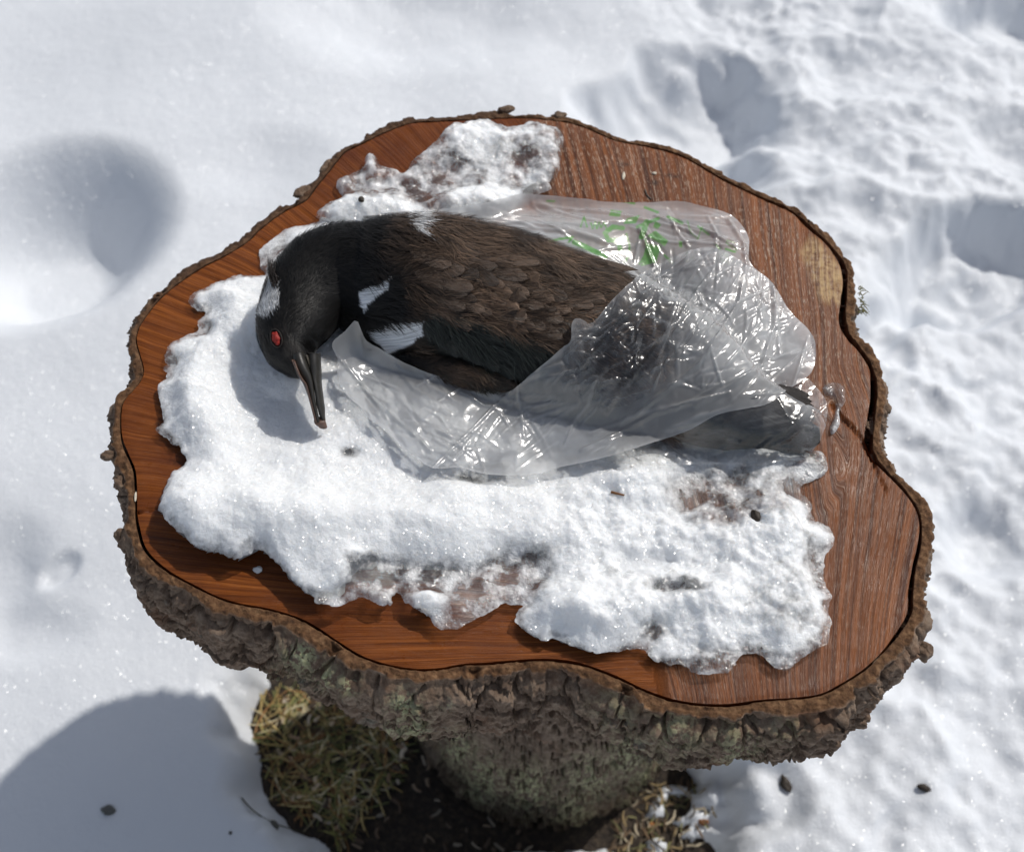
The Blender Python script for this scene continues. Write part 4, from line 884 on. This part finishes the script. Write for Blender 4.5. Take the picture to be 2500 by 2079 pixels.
# back layer: lies under the bird, puffed a little behind it
BPOLY = [(1066,520),(1100,508),(1195,493),(1271,474),(1340,476),(1409,483),(1474,492),(1583,494),(1657,491),(1722,505),(1787,527),(1827,579),(1831,640),(1883,688),(1927,758),(1979,810),(1990,853),(1950,900),(1700,900),(1400,860),(1180,760),(1010,620)]
base = blur(dil(sub, 4), 6, 2) + .003
puff = .016 * np.exp(-((QX - 1450) / 250) ** 2 - ((QY - 560) / 75) ** 2) + .018 * np.exp(-((QX - 1780) / 110) ** 2 - ((QY - 650) / 110) ** 2) + .004
HBk = base + puff + crumple(GX, GY, 5, .045) * .10 + crumple(GX, GY, 6, .018) * .07 * ss(1450, 1750, QX)
for pts, h_, w_ in [([(1300, 490), (1500, 520), (1700, 560), (1800, 600)], .004, 14), ([(1560, 560), (1600, 640), (1580, 690)], .005, 12), ([(1640, 540), (1680, 600)], .004, 10), ([(1080, 540), (1300, 560), (1480, 600)], .003, 18), ([(1780, 530), (1815, 600), (1820, 660)], .006, 16), ([(1600, 520), (1720, 560), (1790, 610)], .004, 10)]:
    HBk += ridge(QX, QY, pts, h_ * .45, w_ * .6)
crB = creases(QX, QY, (1080, 480, 1860, 690), 46, 60, 220, 14, 16, .0007, .0018, 4, 8, 3) + creases(QX, QY, (1560, 490, 1900, 760), 40, 30, 120, 55, 30, .0008, .0020, 3.5, 7, 4)
HBk += crB
milk_b = .22 * np.clip(np.abs(crB) / .0015, 0, 1) + .52 + .14 * fbm(GX, GY, .05, 3, 2)
film('back_layer', BPOLY, HBk, np.clip(milk_b, .3, .9), printed, 2., .18 + .3 * ss(1600, 1800, QX))
# front layer: comes up over the belly and the rear of the bird
FPOLY = [(811,838),(845,806),(869,780),(880,802),(894,830),(922,848),(948,864),(992,888),(1040,908),(1100,926),(1164,944),(1220,955),(1248,954),(1288,920),(1332,884),(1372,848),(1394,832),(1398,783),(1420,778),(1443,790),(1490,737),(1520,707),(1563,670),(1617,640),(1705,605),(1761,610),(1822,645),(1883,688),(1927,758),(1979,810),(1992,853),(1979,910),(1918,954),(1866,988),(1757,1010),(1683,1049),(1583,1084),(1465,1119),(1368,1140),(1312,1156),(1260,1160),(1180,1156),(1120,1141),(1054,1142),(1005,1107),(973,1083),(933,1043),(897,1019),(877,991),(849,967),(823,911),(825,875)]
E0 = np.maximum(HB + .0095, sub + .002)
E1 = blur(dil(E0, 10), 9, 2); E1 = np.maximum(E1, E0 + .001)
E1 = np.maximum(E1, HBk + .003)
pf = PX(np.stack([GX, GY, E1], -1)); FX, FY = pf[..., 0], pf[..., 1]
stick = np.clip(1.25 * np.exp(-((FX - 1540 + .45 * (FY - 850)) / 170) ** 2 - ((FY - 845) / 120) ** 2), 0, 1)
HF = E1 + (crumple(GX, GY, 15, .050) * .26 + crumple(GX, GY, 16, .022) * .45 * (.35 + .9 * stick) + crumple(GX, GY, 17, .010) * .5 * (.15 + stick))
HF += .014 * np.exp(-((FX - 1780) / 110) ** 2 - ((FY - 780) / 110) ** 2)
for pts, h_, w_ in [([(1248, 954), (1150, 1050), (1054, 1142)], .005, 12), ([(1563, 672), (1490, 740), (1372, 850), (1248, 956)], .003, 12), ([(1705, 607), (1600, 690), (1500, 800), (1420, 900)], .006, 16), ([(1760, 640), (1660, 780), (1560, 900), (1480, 1000)], .007, 18), ([(1822, 650), (1800, 760), (1720, 880), (1560, 1010)], .008, 18), ([(1883, 690), (1890, 800), (1860, 900), (1700, 990)], .007, 20), ([(1480, 815), (1540, 870), (1590, 930)], .004, 8), ([(1400, 920), (1420, 990), (1380, 1080)], .004, 9), ([(930, 850), (1010, 950), (1100, 1010)], .003, 16), ([(830, 880), (920, 980), (1050, 1100)], .005, 14), ([(1100, 935), (1180, 990), (1260, 1010)], .003, 16), ([(1650, 1000), (1760, 940), (1900, 900)], .004, 14), ([(1420, 1100), (1600, 1010), (1780, 960)], .005, 16)]:
    HF += ridge(FX, FY, pts, h_ * .40, w_ * .55)
crF = creases(FX, FY, (1360, 690, 1720, 960), 95, 22, 90, -45, 48, .0009, .0022, 3.5, 6.5, 11) + creases(FX, FY, (1560, 600, 1990, 960), 70, 60, 230, -58, 22, .0009, .0024, 4, 8, 12)
crF += creases(FX, FY, (1250, 860, 1900, 1120), 46, 60, 220, -32, 16, .0008, .0020, 4, 8, 13) + creases(FX, FY, (820, 830, 1260, 1150), 40, 50, 180, 42, 18, .0007, .0018, 4, 8, 14) + creases(FX, FY, (1000, 900, 1300, 1150), 18, 50, 160, -40, 18, .0007, .0018, 4, 8, 15)
HF += crF
HF = np.maximum(HF, E0 + .0008)
milk_f = .20 * np.clip(np.abs(crF) / .0015, 0, 1) + .38 - .36 * stick + .10 * fbm(GX, GY, .04, 3, 12) + .36 * ss(1580, 1760, FX) * ss(980, 860, FY) + .10 * np.exp(-((FX - 1250) / 200) ** 2 - ((FY - 1050) / 60) ** 2)
film('front_layer', FPOLY, HF, np.clip(milk_f, .04, .92), None, 2., np.clip(.22 + .8 * stick + .35 * ss(1600, 1800, FX) + .4 * fbm(GX, GY, .05, 2, 19), .08, 1.1))
# a folded inner layer, loose between the two, near the closed end
IPOLY = [(1640, 660), (1720, 640), (1800, 680), (1860, 740), (1930, 800), (1960, 860), (1920, 910), (1800, 930), (1700, 900), (1640, 820), (1680, 760), (1610, 720)]
HI = np.maximum(E0, HBk) * .35 + HF * .65 + crumple(GX, GY, 25, .03) * .10 - .002
film('inner_fold', IPOLY, np.maximum(HI, E0 + .0005), np.clip(.34 + .3 * fbm(GX, GY, .03, 3, 14), .1, .65), None, 6.)
# film drawn tight round the tail
TPOLY = [(1966,923),(1996,949),(2018,984),(2016,1036),(1996,1084),(1962,1123),(1922,1122),(1844,1136),(1735,1132),(1600,1136),(1465,1119),(1560,1060),(1700,1010),(1800,980),(1900,935)]
E2 = np.maximum(blur(dil(np.maximum(HB + .012, sub + .002), 5), 4, 2), HB + .011)
crT = creases(GX * 0 + PX(np.stack([GX, GY, E2], -1))[..., 0], PX(np.stack([GX, GY, E2], -1))[..., 1], (1500, 930, 2010, 1130), 60, 30, 120, -10, 35, .0008, .0020, 3.5, 6.5, 21)
HTl = crT + E2 + crumple(GX, GY, 35, .022) * .14 + crumple(GX, GY, 36, .010) * .16 * ss(1850, 1960, PX(np.stack([GX, GY, E2], -1))[..., 0])
film('tail_wrap', TPOLY, HTl, np.clip(.03 + .10 * fbm(GX, GY, .02, 3, 13) + .45 * np.exp(-((PX(np.stack([GX, GY, E2], -1))[..., 0] - 1975) / 34) ** 2 - ((PX(np.stack([GX, GY, E2], -1))[..., 1] - 985) / 45) ** 2), .03, .6), None, 2., .35 + .75 * ss(1850, 1960, PX(np.stack([GX, GY, E2], -1))[..., 0]))  # whitened spot at the tail tip is a painted highlight

# ------------------------------------------------------------------ litter and small debris
def ribbon_bits(n, region, Lr, Rr, cols, seed, name, lab, zoff=.002, flat=False):
    r = np.random.default_rng(seed); Vs, Fs, Ps, n0 = [], [], [], 0
    lo, hi = region.min(0), region.max(0); k = 0
    while k < n:
        p = lo + (hi - lo) * r.random(2)
        if seg_dist(np.array([p[0]]), np.array([p[1]]), region)[0] < 0: continue
        if np.hypot(*(p - TR_C)) < TR_R * 1.0 or ground_z(*p) > .03: k += 1; continue
        L = r.uniform(*Lr); a = r.uniform(0, 2 * math.pi); b = r.normal(0, .5); z = ground_z(*p) + zoff + r.random() * .004
        u = np.linspace(-.5, .5, 4); d = np.array([math.cos(a), math.sin(a)]); e_ = np.array([-d[1], d[0]])
        P = np.column_stack([p + np.outer(u, d) * L + np.outer(u * u * b, e_) * L, z + u * L * r.normal(0, .09)])
        R = r.uniform(*Rr); v_, f_ = tube(P, [R, R * 1.05, R, R * .6], 4)
        if flat: v_[:, 2] = z + (v_[:, 2] - z) * .45
        c = np.array(cols[r.integers(0, len(cols))]) * r.uniform(.6, 1.35)
        Vs.append(v_); Fs.append(f_ + n0); n0 += len(v_); Ps.append(np.tile(c, (len(v_), 1))); k += 1
    V = np.vstack(Vs); o_ = mesh(name, V, np.vstack(Fs), M_LIT, attrs=None, vattrs={'pig': np.vstack(Ps)}, smooth=not flat)
    return tag(o_, lab, 'litter', kind='stuff')
t = NT('litter'); M_LIT = t.done(t.princ(Base_Color=t.attr('pig', 'Vector'), Roughness=.55, Specular_IOR_Level=.4))
LEFT = U([(640, 1712), (635, 1800), (655, 1905), (720, 1980), (800, 2040), (850, 2060), (900, 1990), (960, 1900), (1020, 1800), (1000, 1700), (800, 1640)], .0)[:, :2]
DARK = U([(850, 2060), (1000, 1800), (1300, 1850), (1300, 2100), (1080, 2140), (930, 2100)], .0)[:, :2]
RIGHT = U([(1500, 2010), (1600, 1900), (1680, 1900), (1740, 1980), (1720, 2060), (1640, 2120), (1480, 2120)], .01)[:, :2]
ribbon_bits(700, LEFT, (.022, .055), (.0006, .0011), [(.46, .34, .13), (.60, .48, .22), (.34, .33, .11), (.34, .18, .07), (.18, .20, .07), (.70, .62, .40), (.10, .07, .04)], 3, 'fallen_needles', 'dry brown and green conifer needles on bare soil beside the trunk')
ribbon_bits(60, LEFT, (.006, .015), (.0016, .0030), [(.55, .47, .36), (.30, .20, .12), (.09, .06, .04), (.45, .36, .24)], 4, 'seed_husks', 'pale seed husks scattered among needles beside the trunk', .003, True)
ribbon_bits(170, RIGHT, (.008, .022), (.0006, .0014), [(.26, .19, .09), (.08, .06, .04), (.40, .34, .24), (.20, .19, .08), (.14, .09, .05)], 5, 'bark_crumbs', 'brown bark crumbs and husks in thin snow right of the trunk', .003, True)
ribbon_bits(60, DARK, (.006, .016), (.0012, .0028), [(.30, .26, .2), (.12, .08, .05), (.2, .15, .1)], 6, 'shaded_husks', 'few husks on dark wet soil in the trunk shadow', .003, True)
M_DARK = plain('seed', (.035, .026, .018), .6); M_HUSK = plain('husk', (.62, .56, .45), .5); M_TWIG = plain('twig', (.05, .05, .022), .6); M_RUST = plain('twig_brown', (.18, .075, .025), .6); M_ORANGE = plain('orange_bit', (.5, .2, .05), .6)
def bit(name, px, z, size, rot, mat, lab, cat, seed=1, det=.5):
    z = z if z is not None else None
    p = U1(*px, .08 if z is None else z)
    for _ in range(4):
        zz = ground_z(p[0], p[1]) if z is None else sup_z(p[0], p[1]) if z > .3 else z
        p = U1(*px, zz)
    p[2] += size[2] * .4
    return tag(lumpy(name, p, size, mat, None, seed, rot, det), lab, cat)
bit('seed', (2254, 1923), None, (.0075, .0042, .0035), -20, M_DARK, 'dark seed alone on clean snow at lower right', 'seed', 1)
bit('seed_scale', (1917, 1911), None, (.0055, .010, .003), 20, M_DARK, 'dark curled scale in the snow hollow right of the trunk', 'seed', 2, .8)
bit('seed_scale', (666, 2016), None, (.006, .008, .003), 25, plain('grey_scale', (.10, .10, .085)), 'grey scale beside the thin green twig on shaded snow', 'seed', 3)
bit('seed_scale', (265, 1977), None, (.009, .006, .003), -10, plain('grey_scale_two', (.12, .12, .11)), 'grey scale alone on the shaded snow at lower left', 'seed', 4)
bit('seed', (563, 2032), None, (.002, .002, .002), 0, M_DARK, 'tiny round dark seed left of the grey scale', 'seed', 5)
bit('husk', (1522, 430), HT, (.0016, .0048, .0012), -8, M_HUSK, 'long pale husk on the wet wood above the bag', 'husk', 6, .3)
bit('husk', (1597, 424), HT, (.0022, .0017, .0012), 0, M_HUSK, 'short pale husk on the wood right of the long one', 'husk', 7, .3)
bit('ice_crumb', (629, 1391), HT, (.0040, .0030, .0025), 0, plain('ice_crumb', (.7, .72, .74), .2, .6), 'small ice crumb on shaded wood below the snow patch', 'ice', 8, .7)
bit('husk', (331, 1213), HT, (.0010, .0050, .001), 5, M_HUSK, 'white husk stuck in the bark gap on the left rim', 'husk', 9, .3)
bit('seed', (882, 488), HT, (.0026, .0030, .0022), 20, M_DARK, 'dark seed stuck on the ice sheet behind the bird', 'seed', 10)
bit('bark_crumb', (1845, 1263), HT, (.0035, .006, .003), 20, M_DARK, 'dark crumb on the crusted snow below the wrapped tail', 'crumb', 11)
bit('orange_flake', (1592, 2012), None, (.006, .004, .003), 20, M_ORANGE, 'orange flake in grit right of the trunk base', 'flake', 12)
bit('brown_flake', (1716, 2006), None, (.006, .004, .003), -20, M_RUST, 'rusty brown curled flake farther right in the grit', 'flake', 13, .9)
def twig(name, pts, R, mat, lab, on_top):
    P = []
    for q in pts:
        p = U1(*q, HT + .02 if on_top else .08)
        for _ in range(4): p = U1(*q, sup_z(p[0], p[1]) if on_top else ground_z(p[0], p[1]))
        P.append(p + np.array([0, 0, R * 1.2 + (0 if on_top else .004)]))
    P = catmull(np.array(P), 6); V, F = tube(P, np.linspace(R, R * .6, len(P)), 6); return tag(mesh(name, V, F, mat), lab, 'twig')
twig('twig', [(592, 1950), (625, 1985), (680, 2015), (745, 2033)], .0011, M_TWIG, 'thin curved green twig on the shaded snow at lower left', False)
twig('twig', [(1492, 1203), (1504, 1206), (1524, 1211)], .0012, M_RUST, 'short rusty twig lying on the snow below the bag', True)
twig('twig', [(1575, 465), (1580, 478), (1590, 488)], .0008, plain('grey_twig', (.12, .10, .08)), 'small bent grey twig on the wood above the bag', True)
